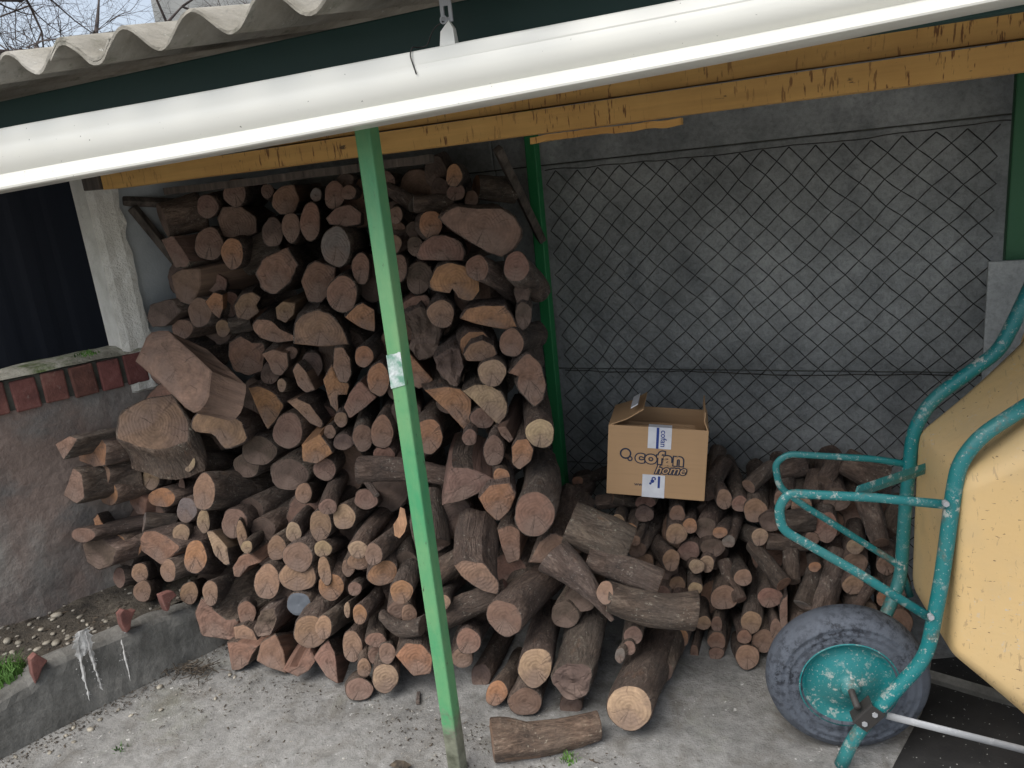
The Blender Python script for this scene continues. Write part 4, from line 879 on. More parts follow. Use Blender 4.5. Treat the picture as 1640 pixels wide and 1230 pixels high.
    E_(795, 1110, 31, 38, 'o', rot=20, far=(830, 1052), L=.32, d=-.05, zone='F', label='slim log with orange slanted end leaning beside the thick stub'); E_(750, 1027, 36, 39, 'R', far=(775, 985), L=.3, d=-.06, zone='F'); E_(740, 1054, 32, 30, 'b', d=-.02, zone='F')
    E_(739, 1148, 17, 28, 't', far=(798, 1035), L=.44, d=-.05, zone='F', label='long dark branch leaning with its foot on the floor past the light green post', taper=.5)
    E_(917, 1090, 66, 56, 'd', far=(940, 985), L=.30, d=-.07, zone='F', irr=.13, rough=2.0, jag=.010, taper=.14, label='gnarled thick log with rough dark end in the heap front')
    E_(1008, 1134, 72, 72, 'p', far=(1064, 1025), L=.40, d=-.07, rot=25, zone='F', irr=.03, label='biggest smooth round log lying on the concrete with cracked pale end', taper=.10)
    T_(790, 1188, 958, 1162, 29, 22, 't', Y0=onZ(790, 1188, .054)[1], Y1=onZ(958, 1162, .042)[1], zone='F', bend=-8, tint=(1.45, 1.35, 1.2, 1), patch=(2, 6, 2, 14), label='single log lying alone on the concrete with a stripped patch of bark', knob=(.1, 1.5, .4))
    E_(969, 949, 24, 36, 't', far=(1040, 985), L=.30, d=-.10, zone='F'); T_(975, 955, 1114, 978, 25, 32, 't', d0=-.06, d1=.02, bend=-10, zone='F', label='thick bent log lying crosswise on top of the heap', knob=(.45, 1.2, .25))
    T_(944, 895, 1055, 938, 19, 27, 't', d0=.02, d1=.06, zone='F', bend=4, label='straight bark log lying crosswise above the thick bent log'); T_(914, 838, 1006, 878, 34, 34, 'b', d0=.05, d1=.10, zone='F', label='very thick stump lying crosswise under the slim branches', knob=(.8, .5, .2))
    E_(1014, 1018, 27, 28, 'b', zone='F', d=.06); E_(1007, 1038, 20, 22, 'b', zone='F', d=.05); E_(993, 1050, 15, 23, 'g', zone='F', d=.03, L=.2); E_(930, 960, 50, 40, 'd', zone='F', d=.05); E_(905, 985, 40, 40, 'd', zone='F', d=.04)
    E_(915, 1130, 34, 26, 'd', zone='F', d=.02, L=.2); E_(770, 1085, 30, 40, 'd', zone='F', d=.05); E_(830, 945, 40, 40, 'd', zone='F', d=.06); E_(1062, 1075, 30, 30, 'd', zone='F', d=.16, L=.25)
    # ---- branch pile on the right
    E_(907, 808, 33, 35, 'R', far=(935, 770), L=.30, d=-.02, label='curved log with round reddish end at the foot of the dark green post', bend=.03); E_(925, 771, 16, 15, 'o', far=(985, 752), L=.34, d=.06, taper=.4, label='slim branch with orange end lying beside the cardboard box')
    T_(958, 805, 1000, 800, 12, 11, 'b', d0=.02, d1=.02); T_(982, 798, 1030, 806, 9, 11, 'b', d0=.0, d1=.06); E_(990, 836, 19, 24, 'p', far=(1000, 800), L=.3, d=-.08); E_(1008, 846, 21, 15, 'o', d=-.04); E_(1017, 866, 17, 16, 't', d=-.05); E_(1020, 880, 28, 24, 'b', d=-.02)
    for a in ((1033, 805, 30, 19, 'R'), (1032, 823, 28, 24, 'd'), (1160, 800, 23, 31, 't', dict(far=(1138, 742), L=.36)), (1185, 807, 25, 23, 'R', dict(far=(1165, 740), L=.4)), (1210, 818, 36, 35, 't'), (1217, 860, 24, 27, 'p', dict(far=(1184, 846), L=.3, d=-.04)),
              (1153, 853, 22, 17, 'o', dict(far=(1175, 822), L=.3, d=-.05)), (1105, 842, 21, 23, 'o', dict(far=(1112, 805), L=.3, d=-.04)), (1085, 823, 23, 26, 'R', dict(d=-.02)), (1083, 855, 31, 31, 't', dict(far=(1075, 815), L=.34, d=-.05)), (1130, 847, 32, 34, 'd'),
              (1167, 867, 19, 19, 'g', dict(d=-.03)), (1142, 877, 36, 27, 'd', dict(d=-.01)), (1103, 883, 33, 29, 'b'), (1116, 907, 23, 21, 'p', dict(far=(1080, 900), L=.28, d=-.05)), (1132, 903, 22, 25, 'p', dict(d=-.02)), (1075, 897, 26, 32, 't', dict(far=(1030, 845), L=.40, d=-.08)),
              (1190, 925, 26, 26, 't', dict(far=(1160, 876), L=.40, d=-.06)), (1113, 943, 21, 20, 'p', dict(d=-.05)), (1160, 957, 41, 37, 'b', dict(d=-.02)), (1203, 997, 30, 35, 't', dict(d=-.03)), (1233, 957, 36, 30, 'R', dict(d=-.02)), (1127, 998, 22, 21, 't'), (1148, 1000, 17, 23, 'b'),
              (1148, 1027, 27, 27, 'R'), (1147, 1047, 23, 19, 'b'), (1192, 1020, 21, 21, 'R', dict(far=(1160, 965), L=.40, d=-.04)), (1197, 1052, 36, 36, 't', dict(far=(1170, 1020), L=.34, d=-.04)), (1222, 1027, 33, 35, 'b'), (1092, 1022, 20, 25, 'o', dict(d=-.06)), (1112, 1046, 12, 26, 'b'),
              (1243, 1008, 18, 32, 'b'), (1260, 985, 22, 62, 'b', dict(half=0, d=-.02)), (1305, 908, 19, 15, 'o', dict(far=(1298, 870), L=.3, d=-.05)), (1370, 875, 27, 23, 'p', dict(far=(1362, 800), L=.40, d=-.03)), (1323, 845, 37, 50, 'R'), (1300, 864, 22, 22, 'b'), (1283, 810, 32, 30, 't'),
              (1370, 903, 37, 34, 'b', dict(d=.02)), (1367, 937, 32, 30, 't'), (1417, 958, 25, 27, 'o'), (1030, 902, 32, 30, 't', dict(d=.02)), (1068, 915, 34, 34, 'd', dict(d=.03)), (1340, 800, 40, 36, 'd', dict(d=.03)), (1255, 800, 30, 30, 'b'), (1235, 835, 34, 30, 'd'), (1385, 985, 40, 40, 'd'), (1440, 1000, 44, 50, 'b'),
              (1280, 1010, 34, 40, 'd'), (1320, 1000, 36, 36, 'b'), (1060, 950, 24, 24, 'b'), (1085, 965, 26, 30, 'd'), (1095, 990, 20, 24, 'b'), (1085, 935, 24, 22, 't', dict(d=.02)), (1440, 940, 36, 34, 'd'), (1420, 905, 30, 30, 'b')):
        E_(*a[:5], **(a[5] if len(a) > 5 else {}))
    T_(1200, 778, 1234, 748, 13, 13, 'b', d0=.02, d1=.10); T_(1205, 872, 1254, 934, 12, 15, 'R', d0=.0, d1=-.08, label='long branch slanting towards the tyre in the branch pile'); T_(1228, 866, 1292, 870, 13, 12, 'd', d0=.0, d1=.04)
    T_(1268, 930, 1266, 880, 14, 13, 'd', d0=-.02, d1=.03, bend=0); T_(1286, 968, 1310, 905, 15, 14, 'g', d0=-.03, d1=.05); T_(1310, 985, 1345, 885, 22, 18, 'd', d0=-.02, d1=.08, label='thick dark branch leaning on the pile behind the wheelbarrow legs')
    T_(1255, 835, 1300, 830, 17, 18, 'd', d0=-.04, d1=.0, rough=2); T_(1322, 772, 1350, 742, 14, 12, 'd', d0=.06, d1=.14, bend=8); T_(1352, 738, 1414, 770, 22, 26, 'd', d0=.10, d1=.12, label='very thick dark log on top of the pile against the wire mesh')
    T_(1388, 795, 1410, 868, 20, 15, 'b', d0=.05, d1=-.04); T_(1245, 752, 1285, 745, 18, 20, 'd', d0=.10, d1=.14); T_(1372, 972, 1400, 930, 7, 9, 'g', d0=-.06, d1=.02); T_(1160, 740, 1130, 790, 14, 16, 'd', d0=.16, d1=.04)
    T_(1140, 770, 1150, 720, 14, 13, 'd', d0=.12, d1=.2); T_(1420, 850, 1445, 800, 16, 16, 'd', d0=.04, d1=.1); T_(1185, 960, 1160, 900, 12, 12, 'b', d0=-.01, d1=.04); T_(1310, 760, 1296, 800, 16, 17, 'd', d0=.12, d1=.06)
logs()
# shadowed logs seen through the gaps, one layer further back
def inside(px, py, poly):
    c = False; n = len(poly)
    for i in range(n):
        (x0, y0), (x1, y1) = poly[i], poly[i-1]
        if (y0 > py) != (y1 > py) and px < (x1-x0)*(py-y0)/(y1-y0)+x0: c = not c
    return c
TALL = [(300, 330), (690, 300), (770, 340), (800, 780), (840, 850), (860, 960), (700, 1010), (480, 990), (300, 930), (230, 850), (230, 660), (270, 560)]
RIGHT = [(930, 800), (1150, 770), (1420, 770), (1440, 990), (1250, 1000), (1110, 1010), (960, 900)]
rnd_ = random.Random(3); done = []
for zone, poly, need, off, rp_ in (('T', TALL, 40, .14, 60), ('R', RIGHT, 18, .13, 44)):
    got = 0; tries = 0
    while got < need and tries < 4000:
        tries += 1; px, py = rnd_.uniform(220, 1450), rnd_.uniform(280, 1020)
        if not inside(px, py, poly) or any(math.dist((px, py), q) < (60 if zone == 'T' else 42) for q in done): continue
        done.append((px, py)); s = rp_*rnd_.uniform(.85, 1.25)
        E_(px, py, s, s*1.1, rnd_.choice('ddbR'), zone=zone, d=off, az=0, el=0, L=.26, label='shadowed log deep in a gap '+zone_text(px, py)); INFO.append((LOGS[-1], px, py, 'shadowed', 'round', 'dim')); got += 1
def short_zone(px, py):
    if px > 1225 and py > 700: return 'behind the wheelbarrow'
    if px > 1015 and py > 690: return 'in the branch pile'
    if px > 735 and py > 845: return 'in the heap'
    if px < 300 and py > 640: return 'by the stained wall'
    return 'past the lighter post' if px > 590 else 'before the lighter post'
seen = {}
for q in INFO: seen.setdefault(q[0]['label'], []).append(q)
used = set(q['label'] for q in LOGS)
for lab, qs in seen.items():
    if len(qs) < 2: continue
    for (e, px, py, size, sh, tn) in qs[1:]:
        done_ = False
        for (nx_, ny_, ns_, nt_, ne_) in sorted(ALLP, key=lambda a: (a[0]-px)**2+(a[1]-py)**2)[1:7]:
            rel = 'above' if ny_-py > abs(nx_-px) else 'below' if py-ny_ > abs(nx_-px) else 'beside'
            if ne_ is e: continue
            t_ = f'{size} {sh} log with {tn} end {rel} {ns_} {nt_} log {short_zone(px, py)}'
            if t_ not in used and len(t_.split()) <= 16: e['label'] = t_; used.add(t_); done_ = True; break
sb = pixpoint(640, 838, 'T', -.16)
mb = MB(); pts = [(632, 858), (630, 840), (638, 828), (641, 812), (648, 815), (652, 838), (648, 852), (640, 862)]
P = [onP(x, y, sb, nrm(CAM-sb)) for x, y in pts]; n_ = len(P)
mb.add(P+[p+nrm(sb-CAM)*.008 for p in P], [tuple(range(n_))]+[(i, i+n_, (i+1) % n_+n_, (i+1) % n_) for i in range(n_)]+[tuple(range(2*n_-1, n_-1, -1))])
o = mb.build('bark_scrap', M['split']); o.color = (.5, .28, .16, 1); tag(o, 'torn orange bark scrap lying on a log beside the light green post', 'bark scrap')

# ================================================================== CARDBOARD BOX
BL, BR, TL = onY(971, 790, 2.205), onY(1128, 803, 2.268), onY(977, 680, 2.22)
bx = nrm(BR-BL); bz = TL-BL; bz = nrm(bz-bx*(bz @ bx)); by = np.cross(bz, bx)
BWd = np.linalg.norm(BR-BL); BHt = (TL-BL) @ bz; BDp = .24
box = empty('cardboard_box'); box.matrix_world = Matrix(((bx[0], by[0], bz[0], BL[0]), (bx[1], by[1], bz[1], BL[1]), (bx[2], by[2], bz[2], BL[2]), (0, 0, 0, 1)))
tag(box, 'open brown cardboard box with navy lettering resting on the branch pile', 'box')
def bp_(mb, name, mat, **k): return mb.build(name, mat, box, **k)
th = .004
bp_(MB().box((0, 0, 0), (BWd, th, BHt)), 'front_panel', M['card'], bevel=.0015)
bp_(MB().box((0, BDp-th, 0), (BWd, BDp, BHt)), 'back_panel', M['card'], bevel=.0015)
bp_(MB().box((0, th, 0), (th, BDp-th, BHt)), 'side_panel', M['card'], bevel=.0015)
bp_(MB().box((BWd-th, th, 0), (BWd, BDp-th, BHt)), 'side_panel', M['card'], bevel=.0015)
bp_(MB().box((th, th, .001), (BWd-th, BDp-th, th)), 'bottom_panel', M['card'])
def flap(p0, e, out, name):
    p0, e, out = map(lambda q: np.asarray(q, float), (p0, e, out)); nn = nrm(np.cross(e, out))*th*.8; m_ = out*.5+nrm(np.cross(e, out))*.006
    v = [p0, p0+e, p0+e*.97+m_, p0+e*.03+m_, p0+e*.95+out, p0+e*.05+out]; v += [q+nn for q in v]
    return bp_(MB().add(v, [(0, 1, 2, 3), (3, 2, 4, 5), (7, 6, 9, 8), (8, 9, 11, 10), (0, 6, 7, 1), (1, 7, 8, 2), (2, 8, 10, 4), (4, 10, 11, 5), (5, 11, 9, 3), (3, 9, 6, 0)]), name, M['card'])
flap((0.002, .0, BHt), (0, BDp, 0), (.105, 0.0, .055), 'flap')                # left flap folded up and inwards
flap((BWd-.002, BDp, BHt), (0, -BDp, 0), (-.01, 0, .055), 'flap')           # right flap upright
flap((0.0, BDp-.002, BHt-.002), (BWd, 0, 0), (0, .07, -.05), 'flap')
bp_(MB().add([(.068, .012, BHt+.0535), (.068, .15, BHt+.0535), (.0895, .15, BHt+.0685), (.0895, .012, BHt+.0685), (.067, .012, BHt+.056), (.067, .15, BHt+.056), (.0885, .15, BHt+.071), (.0885, .012, BHt+.071)], [(0, 1, 2, 3), (7, 6, 5, 4), (0, 4, 5, 1), (1, 5, 6, 2), (2, 6, 7, 3), (3, 7, 4, 0)]), 'flap_tape', M['tape'])
for i, (yy, zz) in enumerate(((.035, .022), (.06, .014), (.085, .03), (.12, .02))):
    bp_(MB().box((.02+.012*i, yy, .03), (BWd-.025-.015*(i % 2), yy+.004, BHt-zz)), 'packing_card', M['card'])
# tape over the front
tx0, tx1 = BWd*.405, BWd*.64
yF = -.0012
bp_(MB().box((tx0, yF, BHt*.705), (tx1, -.0002, BHt+.0008)).box((tx0, -.0002, BHt+.0002), (tx1, .03, BHt+.0012)), 'tape_strip', M['tape'])
bp_(MB().box((tx0-.012, yF, -.0005), (tx1-.014, -.0002, BHt*.325)), 'tape_strip', M['tape'])
bp_(MB().box((tx0+.026, yF-.0008, BHt*.705), (tx0+.034, yF-.0002, BHt)), 'blue_stripe', M['blueink'])
bp_(MB().box((tx1-.036, yF-.0008, BHt*.14), (tx1-.029, yF-.0002, BHt*.31)), 'blue_stripe', M['blueink'])
def text(body, size, x, z, y, mat, off=0.0, shear=0.0, rot=0.0, name='lettering', sx=1.0, spacing=1.0):
    c = bpy.data.curves.new('t', 'FONT'); c.body = body; c.size = size; c.offset = off; c.shear = shear; c.extrude = .0003; c.space_character = spacing; c.resolution_u = 4
    o = bpy.data.objects.new('t', c); COL.objects.link(o); dg = bpy.context.evaluated_depsgraph_get(); dg.update()
    me = bpy.data.meshes.new_from_object(o.evaluated_get(dg)); bpy.data.objects.remove(o); bpy.data.curves.remove(c)
    me.materials.clear(); me.materials.append(mat); me.name = name
    t = bpy.data.objects.new(name, me); COL.objects.link(t); t.parent = box
    t.matrix_local = Matrix.Translation((x, y, z)) @ Matrix.Rotation(math.pi/2, 4, 'X') @ Matrix.Rotation(rot, 4, 'Z') @ Matrix.Diagonal((sx, 1, 1, 1)); return t
s = .058
x0, z0 = BWd*.285, BHt*.50
text('cofan', s, x0, z0, yF-.0006, M['ink'], .0050, 0, -.02, sx=1.14, spacing=1.06); text('cofan', s, x0, z0, yF-.0014, M['letter'], .0014, 0, -.02, sx=1.14, spacing=1.06)
text('home', s*.72, x0+.062, z0-.034, yF-.0018, M['ink'], .0034, .35, .02); text('home', s*.72, x0+.062, z0-.034, yF-.0026, M['letter'], .0002, .35, .02)
text('ww', .018, BWd*.285, BHt*.15, -.0006, M['ink']); 
text('cofan', .026, tx0+.040, BHt*.97, yF-.0009, M['blueink'], .0002, 0, -math.pi/2); text('c', .026, tx0+.018, BHt*.30, yF-.0009, M['blueink'], .0008, 0, -math.pi/2)
def disc(cx, cz, r, y, mat, name, h=.0004, rin=None):
    n = 28; vs = []; mbq = MB()
    if rin:
        vs = [(cx+q*math.cos(a), y-e, cz+q*math.sin(a)) for a in np.linspace(0, 2*math.pi, n, endpoint=False) for q, e in ((r, 0), (r, h), (rin, h), (rin, 0))]
        mbq.add(vs, [(4*i+k, 4*i+(k+1) % 4, 4*((i+1) % n)+(k+1) % 4, 4*((i+1) % n)+k) for i in range(n) for k in range(4)])
    else:
        vs = [(cx+r*math.cos(a), y-e, cz+r*math.sin(a)) for e in (0, h) for a in np.linspace(0, 2*math.pi, n, endpoint=False)]
        mbq.add(vs, [tuple(range(n, 2*n))]+[(i, (i+1) % n, (i+1) % n+n, i+n) for i in range(n)])
    return bp_(mbq, name, mat)
disc(BWd*.185, BHt*.605, .0185, -.0004, M['ink'], 'logo_ring', rin=.0135); disc(BWd*.232, BHt*.535, .0085, -.0008, M['ink'], 'logo_dot', rin=.0045)
disc(tx0+.020, BHt*.235, .006, yF-.0004, M['blueink'], 'logo_dot'); disc(tx0+.014, BHt*.20, .004, yF-.0004, M['blueink'], 'logo_dot')
# ================================================================== WHEELBARROW (upended, standing on its nose)
LA = nrm((-.243, .970, 0)); WU = nrm((.970, .243, 0)); BP = onZ(1345, 1233, 0)
wb = empty('wheelbarrow', BP, 'upended wheelbarrow with teal tube frame and yellow tray standing on its wheel', 'wheelbarrow')
def bpt(v, w_, u): return BP+LA*v+WU*w_+np.array([0, 0, u])
def onL(px, py, v): return onP(px, py, BP+LA*v, LA)
def wp_(mb, name, mat, par=None, **k):
    o = mb.build(name, mat, par or wb, **k); o.matrix_parent_inverse = Matrix.Translation(-Vector(BP)); return o
SPC = .30
near = [onL(1347, 1226, .0), onL(1365, 1185, .0), onL(1395, 1148, .0), onL(1484, 1052, .0), onL(1508, 930, .0), onL(1527, 790, .0), onL(1536, 742, .0), onL(1570, 698, 0), onL(1660, 640, 0)]
far_ = [onL(1385, 1060, .16), onL(1412, 1000, .24), onL(1442, 930, SPC), onL(1450, 810, SPC), onL(1462, 690, SPC), onL(1492, 640, SPC), onL(1600, 562, SPC), onL(1622, 520, SPC), onL(1660, 440, SPC)]
wp_(MB().tube(smoothpath(near, .05), .0170, 14), 'frame_tube', M['teal_paint'], smooth=True)
wp_(MB().tube(smoothpath(far_, .05), .0170, 14), 'frame_tube', M['teal_paint'], smooth=True)
ln = [onL(1524, 808, .0)-LA*.004, onL(1400, 797, 0), onL(1262, 790, 0), onL(1247, 812, 0), onL(1252, 848, 0), onL(1370, 915, 0), onL(1500, 995, 0)-LA*.004]
lf = [onL(1505, 752, SPC), onL(1400, 735, SPC), onL(1262, 727, SPC), onL(1241, 742, SPC), onL(1248, 780, SPC), onL(1285, 808, SPC), onL(1440, 905, SPC), onL(1458, 955, SPC)]
wp_(MB().tube(smoothpath(ln, .025), .0115, 10, flat=.7), 'leg', M['teal_paint'], smooth=True)
wp_(MB().tube(smoothpath(lf, .025), .0095, 10, flat=.7), 'leg', M['teal_paint'], smooth=True)
a, b = onL(1372, 788, .02), onL(1506, 742, SPC-.02)
wp_(MB().tube([a, (a+b)/2, b], .015, 4, flat=.25), 'brace_strip', M['teal_paint'])
a, b = onL(1420, 1146, .01), onL(1660, 1206, -.02)
wp_(MB().tube([a, b], .0105, 8, flat=.45), 'stay_rod', M['galvanised'], smooth=True)
WC = bpt(.105, .035, .205); 
wh = empty('wheel', WC); wh.parent = wb; wh.matrix_parent_inverse = Matrix.Translation(-Vector(BP))
def lathe(prof, n=56, tread=False):
    mbq = MB(); vs = []
    for i in range(n):
        a = 2*math.pi*i/n
        for r, v in prof:
            rr = r-(.0045 if tread and r > .186 and (i//3+(1 if v > 0 else 0)) % 2 else 0); vs.append(WU*rr*math.cos(a)+np.array([0, 0, 1])*rr*math.sin(a)+LA*v)
    m = len(prof); mbq.add(vs, [(i*m+k, i*m+k+1, ((i+1) % n)*m+k+1, ((i+1) % n)*m+k) for i in range(n) for k in range(m-1)]); return mbq
tw = .042
tyre = [(.112, -tw*.75), (.118, -tw*.92), (.128, -tw*1.03), (.130, -tw*1.0), (.134, -tw*1.08), (.136, -tw*1.02), (.150, -tw*1.12), (.154, -tw*1.16), (.157, -tw*1.11), (.168, -tw*1.10), (.170, -tw*1.14), (.173, -tw*1.08), (.188, -tw*.9), (.198, -tw*.55), (.202, 0), (.198, tw*.55), (.188, tw*.9), (.168, tw*1.1), (.13, tw), (.112, tw*.75)]
lathe(tyre, 96).build('tyre', M['rubber'], wh, smooth=True)
rim = [(.120, -tw*1.0), (.124, -tw*.98), (.122, -tw*.86), (.112, -tw*.8), (.104, -tw*.55), (.098, -tw*.42), (.080, -tw*.50), (.058, -tw*.78), (.036, -tw*.98), (.022, -tw*1.02), (.022, -tw*1.5), (.0, -tw*1.5)]
o = lathe(rim, 56).build('rim', M['teal_paint'], wh, smooth=True)
lathe([(.120, tw), (.1, tw*.5), (.05, tw*.8), (.0, tw*.9)], 40).build('rim', M['teal_paint'], wh, smooth=True)
MB().tube([LA*-.125, LA*.11], .0085, 10).build('axle', M['dark_steel'], wh, smooth=True)
bc = onL(1392, 1150, -.02)
Mx = Matrix(((LA[0], WU[0], 0, bc[0]), (LA[1], WU[1], 0, bc[1]), (LA[2], WU[2], 1, bc[2]), (0, 0, 0, 1)))
Mr = Mx @ Matrix.Rotation(D2R(-40), 4, 'X')
wp_(MB().box((-.004, -.022, -.034), (.0, .022, .034), Mr).box((.0, .018, -.034), (.036, .022, .034), Mr).box((0, -.022, -.034), (.036, -.018, .034), Mr), 'axle_bracket', M['dark_steel'], bevel=.002)
for q in ((-.008, 0, .018), (-.008, 0, -.018)):
    p = Mr @ Vector(q); wp_(MB().tube([np.array(p), np.array(p)+LA*.008], .007, 6), 'bolt', M['galvanised'])
for q in ((1516, 808), (1492, 990)):
    p = onL(*q, -.026); wp_(MB().tube([p, p+LA*.012], .007, 6), 'bolt', M['galvanised'])
# tray: lofted tub
def rrect(v0, v1, u0, u1, w_, r, n=8):
    out = []
    for cx, cu, a0 in ((v1-r, u1-r, 0), (v0+r, u1-r, 90), (v0+r, u0+r, 180), (v1-r, u0+r, 270)):
        for k in range(n+1): a = D2R(a0+90*k/n); out.append(bpt(cx+r*math.cos(a), w_, cu+r*math.sin(a)))
    return out
W0 = .245
secs = [rrect(.05, .25, .42, .72, W0, .03), rrect(.0, .30, .36, .79, W0+.001, .035), rrect(-.018, .318, .34, .81, W0+.008, .04), rrect(-.030, .33, .322, .826, W0+.03, .045), rrect(-.052, .352, .238, .90, W0+.12, .06), rrect(-.075, .375, .155, .985, W0+.20, .09),
        rrect(-.10, .40, .055, 1.065, W0+.285, .10), rrect(-.112, .412, .045, 1.077, W0+.287, .105), rrect(-.112, .412, .045, 1.077, W0+.275, .105)]
mb = MB(); n = len(secs[0]); vs = [p for s in secs for p in s]
mb.add(vs, [(i*n+k, i*n+(k+1) % n, (i+1)*n+(k+1) % n, (i+1)*n+k) for i in range(len(secs)-1) for k in range(n)]+[tuple(range(n-1, -1, -1))])
o = wp_(mb, 'tray', M['tray'], smooth=True); ss = o.modifiers.new('smooth', 'SUBSURF'); ss.levels = 2; ss.render_levels = 2; md = o.modifiers.new('solid', 'SOLIDIFY'); md.thickness = .003
# black sheet and plank on the floor beyond the wheel
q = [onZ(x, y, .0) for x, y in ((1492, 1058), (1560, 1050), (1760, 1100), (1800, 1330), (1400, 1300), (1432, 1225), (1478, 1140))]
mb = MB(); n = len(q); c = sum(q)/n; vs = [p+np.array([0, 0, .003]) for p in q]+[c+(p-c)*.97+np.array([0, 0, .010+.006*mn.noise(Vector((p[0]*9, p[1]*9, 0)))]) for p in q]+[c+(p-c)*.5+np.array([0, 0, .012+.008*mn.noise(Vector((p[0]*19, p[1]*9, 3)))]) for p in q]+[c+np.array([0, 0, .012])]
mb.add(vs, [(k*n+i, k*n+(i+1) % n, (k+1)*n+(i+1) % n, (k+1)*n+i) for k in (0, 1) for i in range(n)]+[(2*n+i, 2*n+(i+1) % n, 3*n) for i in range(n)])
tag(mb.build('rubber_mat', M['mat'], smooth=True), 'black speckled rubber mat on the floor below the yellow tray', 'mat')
a, b = onZ(1478, 1080, .03), onZ(1640, 1128, .03)
o = MB().tube([a, (a+b)/2, b], .022, 4, flat=.35).build('floor_plank', M['kerb']); tag(o, 'short grey plank lying behind the wheel under the yellow tray', 'plank')
# ================================================================== PEBBLES, LITTER, GRASS
prnd = random.Random(11)
def pebble(P, r, rnd):
    n, m = 8, 5; vs = []; sx, sy, sz = rnd.uniform(.8, 1.4), rnd.uniform(.6, 1.0), rnd.uniform(.4, .65); rz = rnd.uniform(0, 6.28); c, s = math.cos(rz), math.sin(rz)
    for j in range(m+1):
        ph = math.pi*j/m-math.pi/2
        for i in range(n):
            a = 2*math.pi*i/n; q = r*(1+.18*mn.noise(Vector((math.cos(a)*2+P[0]*50, math.sin(a)*2+P[1]*50, ph))))
            x, y, z = q*sx*math.cos(a)*math.cos(ph), q*sy*math.sin(a)*math.cos(ph), q*sz*math.sin(ph); vs.append((x*c-y*s, x*s+y*c, z))
    return vs, [(j*n+i, j*n+(i+1) % n, (j+1)*n+(i+1) % n, (j+1)*n+i) for j in range(m) for i in range(n)]
def soilz(q, f): return .165+.05*f+.02*mn.noise(Vector((q[0]*6, q[1]*6, 0)))+.008*mn.noise(Vector((q[0]*25, q[1]*25, 0)))
spots = [(72, 978, 6), (91, 986, 10), (85, 992, 7), (12, 1027, 9), (30, 1030, 8), (96, 1047, 9), (75, 1030, 7), (118, 1035, 7), (116, 1045, 8), (38, 1075, 10), (35, 1090, 9), (45, 1068, 8), (28, 1062, 7), (55, 1020, 6), (110, 1022, 7), (128, 988, 6), (90, 1030, 9), (66, 1008, 6), (48, 1000, 6), (102, 1010, 5), (20, 1045, 7), (140, 1000, 5), (38, 1100, 7), (170, 995, 5), (85, 1015, 6), (60, 1040, 7), (105, 1040, 6)]
for px, py, r in spots:
    c = onZ(px, py, .185); f = ((kp(0, -.11, 0)-c) @ KN)/.75; z = soilz(c, f); c = onZ(px, py, z+.003); rr = r*depth(c)/FPX*.85
    vs, fs = pebble(c, rr, prnd); o = MB().add(vs, fs).build('pebble', M['pebble'], smooth=True); o.location = (c[0], c[1], z+rr*.3); q = prnd.uniform(.7, 1.25); o.color = (q, q*.98, q*.93, 1)
    tag(o, 'pale rounded pebble lying on the dark soil behind the kerb', 'pebble', 'pebbles on the planter soil')
for px, py, r in ((113, 1148, 6), (118, 1165, 6), (106, 1178, 5), (118, 1188, 5), (145, 1168, 6), (160, 1152, 5), (256, 1100, 6), (210, 1145, 4), (345, 1118, 4), (352, 1112, 3), (258, 1136, 4), (190, 1136, 4), (25, 1212, 5), (80, 1205, 5), (95, 1210, 4), (368, 1080, 4), (376, 1084, 4)):
    c = onZ(px, py, .003); rr = r*depth(c)/FPX*.85; vs, fs = pebble(c, rr, prnd); o = MB().add(vs, fs).build('pebble', M['pebble'], smooth=True); o.location = (c[0], c[1], rr*.25)
    q = prnd.uniform(.7, 1.3); o.color = (q, q*.98, q*.93, 1); tag(o, 'pale stone chip lying on the concrete along the kerb foot', 'pebble', 'stone chips along the kerb foot')
# gravel and litter too small to count
def scatter(name, cnt, place, mat, rng, kind='chip'):
    mbq = MB(); r_ = random.Random(5+cnt)
    for _ in range(cnt):
        c = place(r_)
        if c is None: continue
        r = r_.uniform(*rng)
        if kind == 'chip':
            a = r_.uniform(0, 6.28); e = np.array([math.cos(a), math.sin(a), r_.uniform(-.1, .25)])*r*r_.uniform(.8, 1.9); f = np.array([-math.sin(a), math.cos(a), r_.uniform(-.2, .2)])*r*r_.uniform(.4, .8); u = np.array([0, 0, r*.35])
            mbq.add([c-e-f, c+e-f*.6, c+e*.9+f, c-e*.8+f*.7, c+u-e*.4, c+u+e*.5], [(0, 1, 2, 3), (0, 4, 5, 1), (1, 5, 2), (2, 5, 4, 3), (3, 4, 0)])
        else:
            vs, fs = pebble(c, r, r_); vs = [np.array(v)*1+c for v in vs]; mbq.add(vs, fs)
    return tag(mbq.build(name, mat), kind='stuff')
def pl_soil(r_):
    t, f = r_.uniform(-.4, KL+.25), r_.random()**1.2*.8; q = kp(t, -.12, 0)-KN*.75*f; return np.array([q[0], q[1], soilz(q, f)+.002])
def pl_floor(r_):
    if r_.random() < .5:
        t = r_.uniform(-.2, KL+.1); q = kp(t, .015+abs(r_.gauss(0, .05)), 0)
    else:
        x = r_.uniform(-2.1, -.2); q = np.array([x, 1.66-.15*abs(r_.gauss(0, 1)), 0])
    return np.array([q[0], q[1], .004])
def pl_open(r_): return np.array([r_.uniform(-2.3, .3), r_.uniform(1.0, 1.75), .003])
scatter('dead_leaf_litter', 900, pl_soil, M['litter'], (.003, .009)); scatter('fine_gravel', 200, pl_soil, M['pebble'], (.003, .009), 'peb')
scatter('bark_crumbs', 1500, pl_floor, M['litter'], (.001, .0038)); scatter('floor_grit', 500, pl_open, M['litter'], (.001, .003)); scatter('pale_grit', 260, pl_open, M['pebble'], (.0012, .0032), 'peb')
o = MB(); 
